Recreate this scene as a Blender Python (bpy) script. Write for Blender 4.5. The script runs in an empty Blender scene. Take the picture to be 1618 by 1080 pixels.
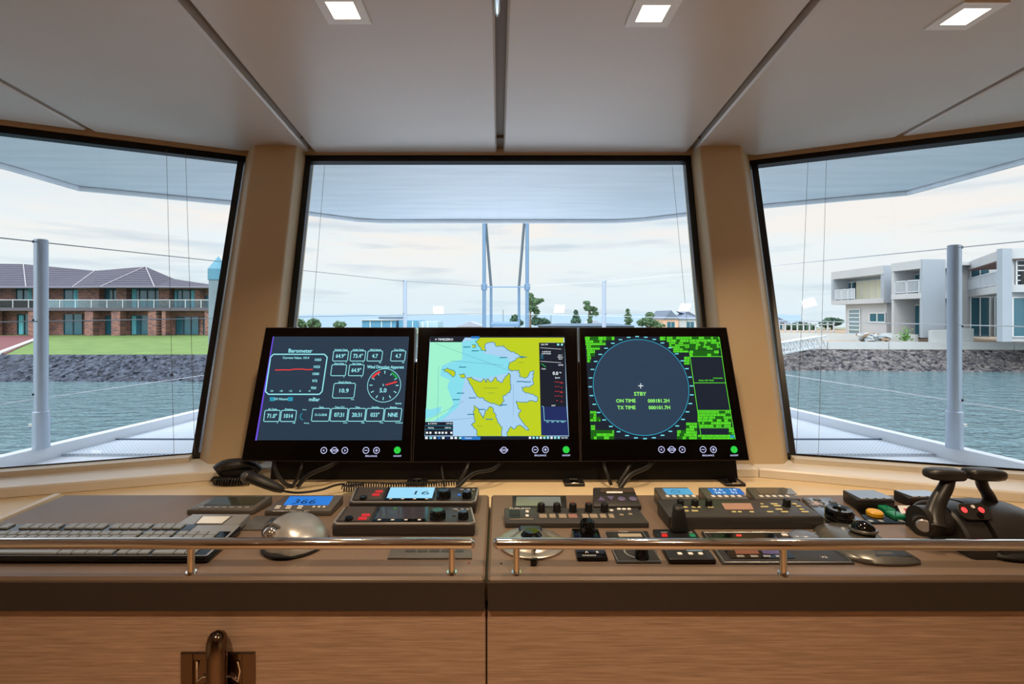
import bpy, bmesh, math, random
from mathutils import Vector, Matrix
from mathutils.geometry import tessellate_polygon
random.seed(7)
PI = math.pi
H = 1.40                      # eye height above the wheelhouse floor
FX, CX, CY = 764.0, 788.0, 500.0
S = bpy.context.scene
COL = S.collection

# ------------------------------------------------------------------ camera
cam_d = bpy.data.cameras.new('camera'); cam = bpy.data.objects.new('camera', cam_d); COL.objects.link(cam)
cam.location = (0, 0, H); cam.rotation_euler = (PI/2, 0, 0)
cam_d.sensor_fit = 'HORIZONTAL'; cam_d.sensor_width = 36.0; cam_d.lens = 36.0*FX/1618
cam_d.shift_x = (809-CX)/1618; cam_d.shift_y = (CY-540)/1618
cam_d.clip_start = 0.02; cam_d.clip_end = 2000
S.camera = cam
S.view_settings.view_transform = 'Standard'; S.view_settings.look = 'None'
S.view_settings.gamma = 1; S.view_settings.use_curve_mapping = False
S.view_settings.exposure = 0.0

# ------------------------------------------------------------------ sky
w = bpy.data.worlds.new('sky'); S.world = w; w.use_nodes = True
nt = w.node_tree; nt.nodes.clear()
def N(t, **k):
    n = nt.nodes.new(t)
    for a, b in k.items(): setattr(n, a, b)
    return n
out = N('ShaderNodeOutputWorld'); bg = N('ShaderNodeBackground'); tc = N('ShaderNodeTexCoord')
sep = N('ShaderNodeSeparateXYZ'); nt.links.new(tc.outputs['Generated'], sep.inputs[0])
cr = N('ShaderNodeValToRGB'); nt.links.new(sep.outputs['Z'], cr.inputs[0])
e = cr.color_ramp.elements
e[0].position = 0.0; e[0].color = (0.80, 0.91, 0.97, 1)
e[1].position = 0.9; e[1].color = (0.40, 0.56, 0.76, 1)
x = cr.color_ramp.elements.new(0.13); x.color = (0.88, 0.96, 0.99, 1)
x = cr.color_ramp.elements.new(0.30); x.color = (0.66, 0.77, 0.88, 1)
mp = N('ShaderNodeMapping'); mp.inputs['Scale'].default_value = (1.4, 1.4, 9.0)
nt.links.new(tc.outputs['Generated'], mp.inputs[0])
nz = N('ShaderNodeTexNoise'); nz.inputs['Scale'].default_value = 2.3; nz.inputs['Detail'].default_value = 7; nz.inputs['Roughness'].default_value = 0.55
nt.links.new(mp.outputs[0], nz.inputs['Vector'])
cr2 = N('ShaderNodeValToRGB'); cr2.color_ramp.elements[0].position = 0.40; cr2.color_ramp.elements[1].position = 0.62
nt.links.new(nz.outputs['Fac'], cr2.inputs[0])
mx = N('ShaderNodeMix', data_type='RGBA'); mh = N('ShaderNodeMapRange'); mh.inputs['From Min'].default_value = 0.03; mh.inputs['From Max'].default_value = 0.16; nt.links.new(sep.outputs['Z'], mh.inputs['Value']); mm_ = N('ShaderNodeMath', operation='MULTIPLY'); nt.links.new(mh.outputs[0], mm_.inputs[0]); nt.links.new(cr2.outputs[0], mm_.inputs[1]); nt.links.new(mm_.outputs[0], mx.inputs[0])
nt.links.new(cr.outputs[0], mx.inputs[6]); mx.inputs[7].default_value = (0.98, 0.93, 0.89, 1)
mp2 = N('ShaderNodeMapping'); mp2.inputs['Scale'].default_value = (2.2, 2.2, 22.0); mp2.inputs['Location'].default_value = (3, 1, 5)
nt.links.new(tc.outputs['Generated'], mp2.inputs[0])
nz2 = N('ShaderNodeTexNoise'); nz2.inputs['Scale'].default_value = 2.0; nz2.inputs['Detail'].default_value = 5
nt.links.new(mp2.outputs[0], nz2.inputs['Vector'])
cr3 = N('ShaderNodeValToRGB'); cr3.color_ramp.elements[0].position = 0.54; cr3.color_ramp.elements[1].position = 0.72
cr3.color_ramp.elements[1].color = (0.55, 0.55, 0.55, 1)
nt.links.new(nz2.outputs['Fac'], cr3.inputs[0])
mx2 = N('ShaderNodeMix', data_type='RGBA'); nt.links.new(cr3.outputs[0], mx2.inputs[0])
nt.links.new(mx.outputs[2], mx2.inputs[6]); mx2.inputs[7].default_value = (0.52, 0.64, 0.76, 1)
nt.links.new(mx2.outputs[2], bg.inputs[0]); 
my = N('ShaderNodeMapRange'); my.inputs['From Min'].default_value = 0.1; my.inputs['From Max'].default_value = -0.7; my.inputs['To Min'].default_value = 0; my.inputs['To Max'].default_value = 1.1
nt.links.new(sep.outputs['Y'], my.inputs['Value'])
mz = N('ShaderNodeMapRange'); mz.inputs['From Min'].default_value = 0.32; mz.inputs['From Max'].default_value = 0.8; mz.inputs['To Min'].default_value = 1.0; mz.inputs['To Max'].default_value = 3.5
nt.links.new(sep.outputs['Z'], mz.inputs['Value'])
ad = N('ShaderNodeMath', operation='ADD'); nt.links.new(my.outputs[0], ad.inputs[0]); nt.links.new(mz.outputs[0], ad.inputs[1]); nt.links.new(ad.outputs[0], bg.inputs[1])
nt.links.new(bg.outputs[0], out.inputs[0])

sun_d = bpy.data.lights.new('low_sun', 'SUN'); sun_d.energy = 0.9; sun_d.angle = math.radians(20); sun_d.color = (1, .93, .85)
sun = bpy.data.objects.new('low_sun', sun_d); COL.objects.link(sun); sun.location = (0, -10, 20)
sun.rotation_euler = (math.radians(48), 0, math.radians(-25))

# lamps of the wheelhouse ceiling: (X, Y, watts); built below with their fittings
LAMPS = [(-.31, .965, 2.0), (.31, .975, 2.0), (.95, .985, 2.0),
         (-.42, .12, 5.5), (.42, .12, 6.0), (-1.0, -.9, 11.0), (1.0, -.9, 14.0), (0, -1.2, 12.0)]
LAMP_COL = (1.0, .75, .49)

# ------------------------------------------------------------------ materials
def lin(c):
    return tuple(((v/255)/12.92 if v/255 <= .04045 else ((v/255+.055)/1.055)**2.4) for v in c[:3])
MATS = {}
def mat(name, rgb, rough=.5, metal=0.0, emit=None, es=1.0, bump=None, var=None, coat=0, spec=.5):
    """rgb in sRGB 0-255. bump=(scale, strength) noise, var=(scale, amount) colour noise."""
    if name in MATS: return MATS[name]
    m = bpy.data.materials.new(name); m.use_nodes = True
    t = m.node_tree; b = t.nodes['Principled BSDF']
    b.inputs['Base Color'].default_value = (*lin(rgb), 1)
    b.inputs['Roughness'].default_value = rough; b.inputs['Metallic'].default_value = metal
    b.inputs['Specular IOR Level'].default_value = spec
    b.inputs['Coat Weight'].default_value = coat
    if emit:
        b.inputs['Emission Color'].default_value = (*lin(emit), 1); b.inputs['Emission Strength'].default_value = es
    if bump or var:
        tcn = t.nodes.new('ShaderNodeTexCoord')
    if bump:
        n = t.nodes.new('ShaderNodeTexNoise'); n.inputs['Scale'].default_value = bump[0]; n.inputs['Detail'].default_value = 4
        bp = t.nodes.new('ShaderNodeBump'); bp.inputs['Strength'].default_value = bump[1]; bp.inputs['Distance'].default_value = .002 if len(bump) < 3 else bump[2]
        mpn = t.nodes.new('ShaderNodeMapping'); t.links.new(tcn.outputs['Object'], mpn.inputs[0])
        if len(bump) > 3: mpn.inputs['Scale'].default_value = bump[3]
        t.links.new(mpn.outputs[0], n.inputs['Vector']); t.links.new(n.outputs['Fac'], bp.inputs['Height']); t.links.new(bp.outputs[0], b.inputs['Normal'])
    if var:
        n = t.nodes.new('ShaderNodeTexNoise'); n.inputs['Scale'].default_value = var[0]; n.inputs['Detail'].default_value = 5
        mpn = t.nodes.new('ShaderNodeMapping'); t.links.new(tcn.outputs['Object'], mpn.inputs[0])
        if len(var) > 2: mpn.inputs['Scale'].default_value = var[2]
        c = t.nodes.new('ShaderNodeValToRGB'); L = lin(rgb); a = var[1]
        c.color_ramp.elements[0].position = .3; c.color_ramp.elements[1].position = .7
        c.color_ramp.elements[0].color = (*[v*(1-a) for v in L], 1); c.color_ramp.elements[1].color = (*[min(1, v*(1+a)) for v in L], 1)
        t.links.new(mpn.outputs[0], n.inputs['Vector']); t.links.new(n.outputs['Fac'], c.inputs[0]); t.links.new(c.outputs[0], b.inputs['Base Color'])
    MATS[name] = m; return m
def glow(name, rgb, s=1.0):
    return mat(name, tuple(v*.25 for v in rgb), .25, 0, rgb, s)

M_cream = mat('cream_gelcoat', (230, 220, 200), .35, bump=(60, .03))
M_ceil = mat('ceiling_panel', (196, 186, 176), .32, bump=(900, .02), var=(3, .03))
M_slot = mat('ceiling_slot', (120, 104, 86), .6)
M_header = mat('header_trim', (192, 166, 132), .5)
M_pillar = mat('pillar_vinyl', (214, 190, 152), .5, bump=(700, .05))
M_black = mat('black_frame', (10, 10, 11), .35)
M_blk = mat('black_plastic', (24, 23, 24), .38)
M_blk2 = mat('satin_black', (34, 32, 32), .45, bump=(900, .05))
M_gloss = mat('gloss_black', (8, 8, 10), .08)
M_bez = mat('monitor_bezel', (7, 6, 7), .12, spec=.35)
M_edge = mat('monitor_edge', (120, 112, 108), .3, .9)
M_chrome = mat('polished_steel', (225, 222, 218), .08, 1.0)
M_silver = mat('silver_plastic', (176, 174, 171), .3, .6)
M_grey = mat('grey_plastic', (86, 84, 82), .4)
M_dgrey = mat('dark_grey_plastic', (56, 54, 53), .42)
M_leather = mat('brown_leather', (116, 98, 84), .42, bump=(420, .35, .0012), var=(6, .06))
M_leathf = mat('console_fascia', (46, 39, 37), .5, bump=(420, .3, .0012))
M_nick = mat('dark_nickel', (120, 104, 92), .12, 1.0)
M_red = mat('red_plastic', (200, 30, 34), .35)
M_grn = mat('green_plastic', (24, 130, 92), .35)
M_yel = mat('yellow_plastic', (226, 170, 30), .35)
M_white = mat('white_print', (232, 230, 226), .5)
M_wht = mat('white_paint', (206, 212, 218), .35)
M_key = mat('key_cap_sky_reflection', (128, 134, 140), .25)  # grey stands in for sky reflected in black glossy keys
M_lcdoff = mat('lcd_unlit', (134, 140, 132), .15)
M_lcdgl = mat('dark_lcd', (48, 52, 54), .08)
M_cable = mat('cable_rubber', (22, 21, 21), .45)

def wood_mat():
    m = bpy.data.materials.new('limed_oak'); m.use_nodes = True; t = m.node_tree; b = t.nodes['Principled BSDF']
    tcn = t.nodes.new('ShaderNodeTexCoord'); mpn = t.nodes.new('ShaderNodeMapping'); mpn.inputs['Scale'].default_value = (9, 9, 330)
    n = t.nodes.new('ShaderNodeTexNoise'); n.inputs['Scale'].default_value = 1.6; n.inputs['Detail'].default_value = 8; n.inputs['Roughness'].default_value = .62; n.inputs['Distortion'].default_value = .3
    c = t.nodes.new('ShaderNodeValToRGB'); c.color_ramp.elements[0].position = .3; c.color_ramp.elements[1].position = .72
    c.color_ramp.elements[0].color = (*lin((140, 113, 95)), 1); c.color_ramp.elements[1].color = (*lin((190, 161, 139)), 1)
    t.links.new(tcn.outputs['Object'], mpn.inputs[0]); t.links.new(mpn.outputs[0], n.inputs['Vector']); t.links.new(n.outputs['Fac'], c.inputs[0]); t.links.new(c.outputs[0], b.inputs['Base Color'])
    b.inputs['Roughness'].default_value = .5; return m
M_wood = wood_mat()

def glass_mat(name, tint, refl):
    m = bpy.data.materials.new(name); m.use_nodes = True; t = m.node_tree; t.nodes.remove(t.nodes['Principled BSDF'])
    o = t.nodes['Material Output']; tr = t.nodes.new('ShaderNodeBsdfTransparent'); tr.inputs[0].default_value = (*tint, 1)
    g = t.nodes.new('ShaderNodeBsdfGlossy'); g.inputs['Roughness'].default_value = 0.0
    fr = t.nodes.new('ShaderNodeFresnel'); fr.inputs[0].default_value = 1.45
    mu = t.nodes.new('ShaderNodeMath'); mu.operation = 'MULTIPLY'; mu.inputs[1].default_value = refl; t.links.new(fr.outputs[0], mu.inputs[0])
    mi = t.nodes.new('ShaderNodeMixShader'); t.links.new(mu.outputs[0], mi.inputs[0]); t.links.new(tr.outputs[0], mi.inputs[1]); t.links.new(g.outputs[0], mi.inputs[2])
    t.links.new(mi.outputs[0], o.inputs[0]); return m
M_glass = glass_mat('window_glass', (.97, .99, .99), .8)

def brick_mat():
    m = bpy.data.materials.new('brown_brick'); m.use_nodes = True; t = m.node_tree; b = t.nodes['Principled BSDF']
    tcn = t.nodes.new('ShaderNodeTexCoord'); sp = t.nodes.new('ShaderNodeSeparateXYZ'); cb = t.nodes.new('ShaderNodeCombineXYZ')
    t.links.new(tcn.outputs['Object'], sp.inputs[0]); t.links.new(sp.outputs['X'], cb.inputs['X']); t.links.new(sp.outputs['Z'], cb.inputs['Y'])
    n = t.nodes.new('ShaderNodeTexBrick'); n.inputs['Scale'].default_value = 1.6; n.inputs['Color1'].default_value = (*lin((150, 98, 84)), 1); n.inputs['Color2'].default_value = (*lin((88, 58, 62)), 1)
    n.inputs['Mortar'].default_value = (*lin((160, 140, 132)), 1); n.inputs['Mortar Size'].default_value = .02
    t.links.new(cb.outputs[0], n.inputs['Vector']); t.links.new(n.outputs['Color'], b.inputs['Base Color']); b.inputs['Roughness'].default_value = .85
    return m
M_brick = brick_mat()
def tile_mat():
    m = bpy.data.materials.new('roof_tile'); m.use_nodes = True; t = m.node_tree; b = t.nodes['Principled BSDF']
    tcn = t.nodes.new('ShaderNodeTexCoord'); wv = t.nodes.new('ShaderNodeTexWave'); wv.bands_direction = 'Z'; wv.inputs['Scale'].default_value = 1.1; wv.inputs['Distortion'].default_value = 1.0; wv.inputs['Detail'].default_value = 2
    c = t.nodes.new('ShaderNodeValToRGB'); c.color_ramp.elements[0].color = (*lin((48, 46, 58)), 1); c.color_ramp.elements[1].color = (*lin((82, 78, 92)), 1)
    t.links.new(tcn.outputs['Object'], wv.inputs['Vector']); t.links.new(wv.outputs['Color'], c.inputs[0]); t.links.new(c.outputs[0], b.inputs['Base Color']); b.inputs['Roughness'].default_value = .8
    return m
M_tile = tile_mat()
def rock_mat(name='rock_armour', c0=(50, 50, 58), c1=(134, 128, 126)):
    m = bpy.data.materials.new(name); m.use_nodes = True; t = m.node_tree; b = t.nodes['Principled BSDF']
    tcn = t.nodes.new('ShaderNodeTexCoord'); v = t.nodes.new('ShaderNodeTexVoronoi'); v.inputs['Scale'].default_value = 4.6
    c = t.nodes.new('ShaderNodeValToRGB'); c.color_ramp.elements[0].color = (*lin(c0), 1); c.color_ramp.elements[1].color = (*lin(c1), 1)
    sp = t.nodes.new('ShaderNodeSeparateColor'); t.links.new(tcn.outputs['Object'], v.inputs['Vector']); t.links.new(v.outputs['Color'], sp.inputs[0]); t.links.new(sp.outputs[0], c.inputs[0])
    d = t.nodes.new('ShaderNodeMath'); d.operation = 'SUBTRACT'; d.inputs[0].default_value = 1; t.links.new(v.outputs['Distance'], d.inputs[1])
    bp = t.nodes.new('ShaderNodeBump'); bp.inputs['Distance'].default_value = .25; bp.inputs['Strength'].default_value = 1; t.links.new(d.outputs[0], bp.inputs['Height']); t.links.new(bp.outputs[0], b.inputs['Normal'])
    t.links.new(c.outputs[0], b.inputs['Base Color']); b.inputs['Roughness'].default_value = .85; return m
M_rock = rock_mat(); M_rockd = rock_mat('dark_rock', (30, 36, 48), (84, 92, 108))
M_grass = mat('lawn_grass', (98, 124, 60), .9, var=(.8, .18))
M_earth = mat('bare_earth', (150, 128, 104), .9, var=(.6, .25))
M_conc = mat('pale_concrete', (190, 194, 194), .7, var=(.7, .06))
M_render = mat('white_render', (192, 193, 194), .7, var=(.4, .05))
M_tealgl = mat('teal_reflection_window', (44, 96, 112), .12, bump=(.8, .1))  # teal of the house panes is glass reflection put into the colour
M_curt = mat('pale_teal_curtain', (108, 190, 204), .7)
M_foliage = mat('dark_foliage', (72, 104, 84), .85, var=(.9, .35))
M_foliage2 = mat('olive_foliage', (98, 126, 92), .85, var=(.9, .3))
M_bark = mat('grey_bark', (110, 96, 84), .9)
M_soffit = mat('roof_overhang_paint', (238, 243, 248), .35, bump=(14, .15, .01, (.3, 5, 1)), var=(5, .06, (.4, 3, 1)))
def water_mat():
    m = bpy.data.materials.new('harbour_water'); m.use_nodes = True; t = m.node_tree; b = t.nodes['Principled BSDF']
    b.inputs['Base Color'].default_value = (*lin((92, 120, 126)), 1); b.inputs['Roughness'].default_value = .08; b.inputs['IOR'].default_value = 1.33
    tcn = t.nodes.new('ShaderNodeTexCoord'); mpn = t.nodes.new('ShaderNodeMapping'); mpn.inputs['Scale'].default_value = (.7, 1.5, 1)
    n = t.nodes.new('ShaderNodeTexNoise'); n.inputs['Scale'].default_value = 1.3; n.inputs['Detail'].default_value = 3; n.inputs['Roughness'].default_value = .65
    bp = t.nodes.new('ShaderNodeBump'); bp.inputs['Strength'].default_value = 1.0; bp.inputs['Distance'].default_value = .8
    t.links.new(tcn.outputs['Object'], mpn.inputs[0]); t.links.new(mpn.outputs[0], n.inputs['Vector']); t.links.new(n.outputs['Fac'], bp.inputs['Height']); t.links.new(bp.outputs[0], b.inputs['Normal'])
    return m
M_water = water_mat()
def net_mat():
    m = bpy.data.materials.new('trampoline_mesh'); m.use_nodes = True; t = m.node_tree; b = t.nodes['Principled BSDF']
    tcn = t.nodes.new('ShaderNodeTexCoord'); v = t.nodes.new('ShaderNodeTexVoronoi'); v.inputs['Scale'].default_value = 55; v.inputs['Randomness'].default_value = 0
    c = t.nodes.new('ShaderNodeValToRGB'); c.color_ramp.elements[0].color = (*lin((120, 138, 160)), 1); c.color_ramp.elements[1].color = (*lin((214, 222, 232)), 1); c.color_ramp.elements[0].position = .1; c.color_ramp.elements[1].position = .4
    t.links.new(tcn.outputs['Object'], v.inputs['Vector']); t.links.new(v.outputs['Distance'], c.inputs[0]); t.links.new(c.outputs[0], b.inputs['Base Color']); b.inputs['Roughness'].default_value = .7
    return m
M_net = net_mat()

# ------------------------------------------------------------------ geometry helpers (authored relative to the eye point; +H on build)
def ray(px, py): return Vector(((px-CX)/FX, 1.0, (CY-py)/FX))
def W(px, py, D): return ray(px, py)*D
def onz(px, py, z):
    r = ray(px, py); return r*(z/r.z)
class Plane:
    def __init__(s, o, ex, ey):
        s.o = Vector(o); s.ex = Vector(ex).normalized(); ey = Vector(ey); ey = ey - s.ex*ey.dot(s.ex); s.ey = ey.normalized(); s.n = s.ex.cross(s.ey)
    def P(s, u, v, w=0): return s.o + s.ex*u + s.ey*v + s.n*w
    def uv(s, px, py, w=0):
        r = ray(px, py); o = s.o + s.n*w; t = o.dot(s.n)/r.dot(s.n); q = r*t - o
        return (q.dot(s.ex), q.dot(s.ey))
WORLD = Plane((0, 0, 0), (1, 0, 0), (0, 1, 0))
def horiz(z): return Plane((0, 0, z), (1, 0, 0), (0, 1, 0))

class MB:
    def __init__(s): s.v = []; s.f = []; s.m = []; s.mats = []
    def mi(s, m):
        if m not in s.mats: s.mats.append(m)
        return s.mats.index(m)
    def poly(s, pts, m):
        k = len(s.v); s.v += [Vector(p) for p in pts]; s.f.append(list(range(k, k+len(pts)))); s.m.append(s.mi(m)); return s
    def face(s, idx, m): s.f.append(idx); s.m.append(s.mi(m))
    def prism(s, pl, poly, w0, w1, m, ch=0.0, mside=None):
        """polygon (u,v) CCW extruded along plane normal with chamfered top"""
        a = sum(poly[i][0]*poly[(i+1) % len(poly)][1]-poly[(i+1) % len(poly)][0]*poly[i][1] for i in range(len(poly)))
        if a < 0: poly = poly[::-1]
        n = len(poly); k = len(s.v); ms = mside or m
        rings = [(0, w0)] + ([(0, w1-ch), (ch, w1)] if ch > 0 else [(0, w1)])
        cx = sum(p[0] for p in poly)/n; cy = sum(p[1] for p in poly)/n
        for ins, wz in rings:
            for i, p in enumerate(poly):
                if ins:
                    a0 = Vector(poly[i-1]); b0 = Vector(p); c0 = Vector(poly[(i+1) % n])
                    d1 = (b0-a0).normalized(); d2 = (c0-b0).normalized(); n1 = Vector((-d1.y, d1.x)); n2 = Vector((-d2.y, d2.x))
                    bi = (n1+n2); L = bi.length; bi = bi/L if L > 1e-6 else n1
                    q = b0 + bi*ins/max(.35, bi.dot(n1))
                else: q = Vector(p)
                s.v.append(pl.P(q[0], q[1], wz))
        for r in range(len(rings)-1):
            for i in range(n):
                j = (i+1) % n; s.face([k+r*n+i, k+r*n+j, k+(r+1)*n+j, k+(r+1)*n+i], ms if r == 0 else m)
        top = [k+(len(rings)-1)*n+i for i in range(n)]; bot = [k+i for i in range(n)][::-1]
        if n > 8 and not s.convex(poly):
            for cap, rev in ((top, False), (bot, True)):
                tri = tessellate_polygon([[Vector((p[0], p[1], 0)) for p in poly]])
                for t in tri:
                    q = [k+(len(rings)-1)*n+i for i in t] if not rev else [k+i for i in t]
                    p0, p1, p2 = (Vector(poly[i]) for i in t)
                    ccw = (p1-p0).x*(p2-p0).y-(p1-p0).y*(p2-p0).x > 0
                    if ccw == rev: q = q[::-1]
                    s.face(q, m)
        else:
            s.face(top, m); s.face(bot, ms)
        return s
    def convex(s, poly):
        n = len(poly)
        for i in range(n):
            a, b, c = poly[i-1], poly[i], poly[(i+1) % n]
            if (b[0]-a[0])*(c[1]-b[1])-(b[1]-a[1])*(c[0]-b[0]) < -1e-12: return False
        return True
    def rect(s, pl, u0, v0, u1, v1, w0, w1, m, r=0, ch=0, seg=4, mside=None):
        if u0 > u1: u0, u1 = u1, u0
        if v0 > v1: v0, v1 = v1, v0
        if r <= 0: P = [(u0, v0), (u1, v0), (u1, v1), (u0, v1)]
        else:
            r = min(r, (u1-u0)/2.01, (v1-v0)/2.01); P = []
            for cx, cy, a0 in ((u1-r, v0+r, -PI/2), (u1-r, v1-r, 0), (u0+r, v1-r, PI/2), (u0+r, v0+r, PI)):
                for k in range(seg+1): a = a0+PI/2*k/seg; P.append((cx+r*math.cos(a), cy+r*math.sin(a)))
        return s.prism(pl, P, w0, w1, m, ch, mside)
    def frame(s, pl, u0, v0, u1, v1, t, w0, w1, m):
        s.rect(pl, u0, v0, u1, v0+t, w0, w1, m); s.rect(pl, u0, v1-t, u1, v1, w0, w1, m)
        s.rect(pl, u0, v0+t, u0+t, v1-t, w0, w1, m); s.rect(pl, u1-t, v0+t, u1, v1-t, w0, w1, m); return s
    def box(s, x0, x1, y0, y1, z0, z1, m, ch=0, r=0):
        return s.rect(horiz(0), x0, y0, x1, y1, z0, z1, m, r, ch)
    def cyl(s, pl, u, v, r, w0, w1, m, r2=None, seg=20, ch=0):
        r2 = r if r2 is None else r2
        prof = [(r, w0)] + ([(r2, w1-ch), (r2-ch, w1)] if ch else [(r2, w1)])
        return s.lathe(pl, u, v, prof, m, seg)
    def lathe(s, pl, u, v, prof, m, seg=24, cap=True, su=1, sv=1):
        k = len(s.v)
        for r, wz in prof:
            for i in range(seg):
                a = 2*PI*i/seg; s.v.append(pl.P(u+r*su*math.cos(a), v+r*sv*math.sin(a), wz))
        for j in range(len(prof)-1):
            for i in range(seg):
                i2 = (i+1) % seg; s.face([k+j*seg+i, k+j*seg+i2, k+(j+1)*seg+i2, k+(j+1)*seg+i], m)
        if cap:
            s.face([k+i for i in range(seg)][::-1], m); s.face([k+(len(prof)-1)*seg+i for i in range(seg)], m)
        return s
    def ring(s, pl, u, v, r0, r1, w, m, seg=32, a0=0, a1=2*PI):
        k = len(s.v); full = abs(a1-a0-2*PI) < 1e-6; n = seg if full else seg+1
        for i in range(n):
            a = a0+(a1-a0)*i/seg
            s.v.append(pl.P(u+r0*math.cos(a), v+r0*math.sin(a), w)); s.v.append(pl.P(u+r1*math.cos(a), v+r1*math.sin(a), w))
        for i in range(seg):
            j = (i+1) % n; s.face([k+2*i, k+2*i+1, k+2*j+1, k+2*j], m)
        return s
    def tube(s, pts, r, m, seg=10, closed=False, flat=None):
        pts = [Vector(p) for p in pts]; k = len(s.v); n = len(pts); up = None
        for i, p in enumerate(pts):
            d = (pts[min(i+1, n-1)]-pts[max(i-1, 0)]).normalized()
            if up is None: up = Vector((0, 0, 1)) if abs(d.z) < .9 else Vector((1, 0, 0))
            a = (up - d*up.dot(d)).normalized(); b = d.cross(a); up = a
            rr = r[i] if isinstance(r, (list, tuple)) else r
            for q in range(seg):
                t = 2*PI*q/seg; s.v.append(p+a*math.cos(t)*rr*(flat or 1)+b*math.sin(t)*rr)
        for i in range(n-1):
            for q in range(seg):
                q2 = (q+1) % seg; s.face([k+i*seg+q, k+i*seg+q2, k+(i+1)*seg+q2, k+(i+1)*seg+q], m)
        s.face([k+q for q in range(seg)][::-1], m); s.face([k+(n-1)*seg+q for q in range(seg)], m); return s
    def ell(s, c, rx, ry, rz, m, seg=20, rings=12, zmin=-1.0, rot=None):
        k = len(s.v); c = Vector(c); L = 0
        for j in range(rings+1):
            ph = math.asin(max(-1, zmin)) + (PI/2-math.asin(max(-1, zmin)))*j/rings
            for i in range(seg):
                a = 2*PI*i/seg; q = Vector((rx*math.cos(ph)*math.cos(a), ry*math.cos(ph)*math.sin(a), rz*math.sin(ph)))
                if rot: q = rot @ q
                s.v.append(c+q)
        for j in range(rings):
            for i in range(seg):
                i2 = (i+1) % seg; s.face([k+j*seg+i, k+j*seg+i2, k+(j+1)*seg+i2, k+(j+1)*seg+i], m)
        s.face([k+i for i in range(seg)][::-1], m); return s
    def hexa(s, b, t, m, bev=.002, seg=2):
        """b, t: 4 bottom / 4 top corners (FL, FR, BR, BL) bevelled"""
        bm = bmesh.new(); vs = [bm.verts.new(Vector(p)) for p in list(b)+list(t)]
        for f in ((3, 2, 1, 0), (4, 5, 6, 7), (0, 1, 5, 4), (1, 2, 6, 5), (2, 3, 7, 6), (3, 0, 4, 7)): bm.faces.new([vs[i] for i in f])
        if bev: bmesh.ops.bevel(bm, geom=list(bm.edges), offset=bev, segments=seg, affect='EDGES', profile=.5)
        k = len(s.v); bm.verts.index_update(); s.v += [v.co.copy() for v in bm.verts]
        for f in bm.faces: s.face([k+v.index for v in f.verts], m)
        bm.free(); return s
    def text(s, pl, txt, u, v, h, m, wofs=.0004, align='c', sx=1.0):
        """h = capital height in metres; centred at (u,v)"""
        vs, fs, x0, x1 = glyphs(txt); k = len(s.v); sc = h/.70
        ox = -(x0+x1)/2 if align == 'c' else (-x0 if align == 'l' else -x1)
        for a, b in vs: s.v.append(pl.P(u+(a+ox)*sc*sx, v+(b-.35)*sc, wofs))
        for f in fs: s.face([k+i for i in f], m)
        return s
    def build(s, name, parent=None, label=None, smooth=40, **props):
        me = bpy.data.meshes.new(name); off = Vector((0, 0, H))
        if parent is not None: L = LOC[parent.name]
        else:
            xs = [q.x for q in s.v]; ys = [q.y for q in s.v]; zs = [q.z for q in s.v]
            L = Vector(((min(xs)+max(xs))/2, (min(ys)+max(ys))/2, min(zs)+H))
        me.from_pydata([tuple(q+off-L) for q in s.v], [], s.f)
        for m in s.mats: me.materials.append(m)
        me.polygons.foreach_set('material_index', s.m); me.update()
        if smooth:
            me.polygons.foreach_set('use_smooth', [True]*len(me.polygons)); me.set_sharp_from_angle(angle=math.radians(smooth))
        o = bpy.data.objects.new(name, me); COL.objects.link(o)
        if parent is not None: o.parent = parent; LOC[o.name] = L
        else: o.location = L; LOC[o.name] = L
        if label: o['label'] = label
        for a, b in props.items(): o[a] = b
        return o
LOC = {}
_gl = {}
def glyphs(t):
    if t in _gl: return _gl[t]
    c = bpy.data.curves.new('lettering', 'FONT'); c.body = t; c.size = 1; c.resolution_u = 2
    o = bpy.data.objects.new('lettering', c); COL.objects.link(o)
    dg = bpy.context.evaluated_depsgraph_get(); me = bpy.data.meshes.new_from_object(o.evaluated_get(dg))
    vs = [(v.co.x, v.co.y) for v in me.vertices]; fs = [list(p.vertices) for p in me.polygons]
    bpy.data.objects.remove(o); bpy.data.curves.remove(c); bpy.data.meshes.remove(me)
    x0 = min((a for a, b in vs), default=0); x1 = max((a for a, b in vs), default=1)
    _gl[t] = (vs, fs, x0, x1); return _gl[t]
def thing(name, label, cat, base, group=None):
    o = bpy.data.objects.new(name, None); COL.objects.link(o); o.empty_display_size = .05
    o.location = Vector(base)+Vector((0, 0, H)); LOC[o.name] = o.location.copy(); o['label'] = label; o['category'] = cat
    if group: o['group'] = group
    return o
def single(o, label, cat, group=None):
    o['label'] = label; o['category'] = cat
    if group: o['group'] = group
    return o
def struct(mb, name, smooth=40): return mb.build(name, smooth=smooth, kind='structure')

# ------------------------------------------------------------------ room shell
ZC = -.41      # console top
ZS = -.44      # ledge behind the console
ZSILL = -.415
ZCEIL = .614
FLOORZ = -H
glassT = {'L': [Vector((-2.07, 1.31, .60)), Vector((-.965, 1.834, .60))], 'F': [Vector((-.722, 1.83, .60)), Vector((.718, 1.83, .60))], 'R': [Vector((.985, 1.886, .60)), Vector((2.12, 1.337, .60))]}
glassB = {'L': [Vector((-1.78, 1.134, -.405)), Vector((-.885, 1.424, -.405))], 'F': [Vector((-.667, 1.452, -.405)), Vector((.650, 1.452, -.405))], 'R': [Vector((.848, 1.41, -.405)), Vector((1.80, 1.142, -.405))]}
def lerp(a, b, t): return a+(b-a)*t

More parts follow.
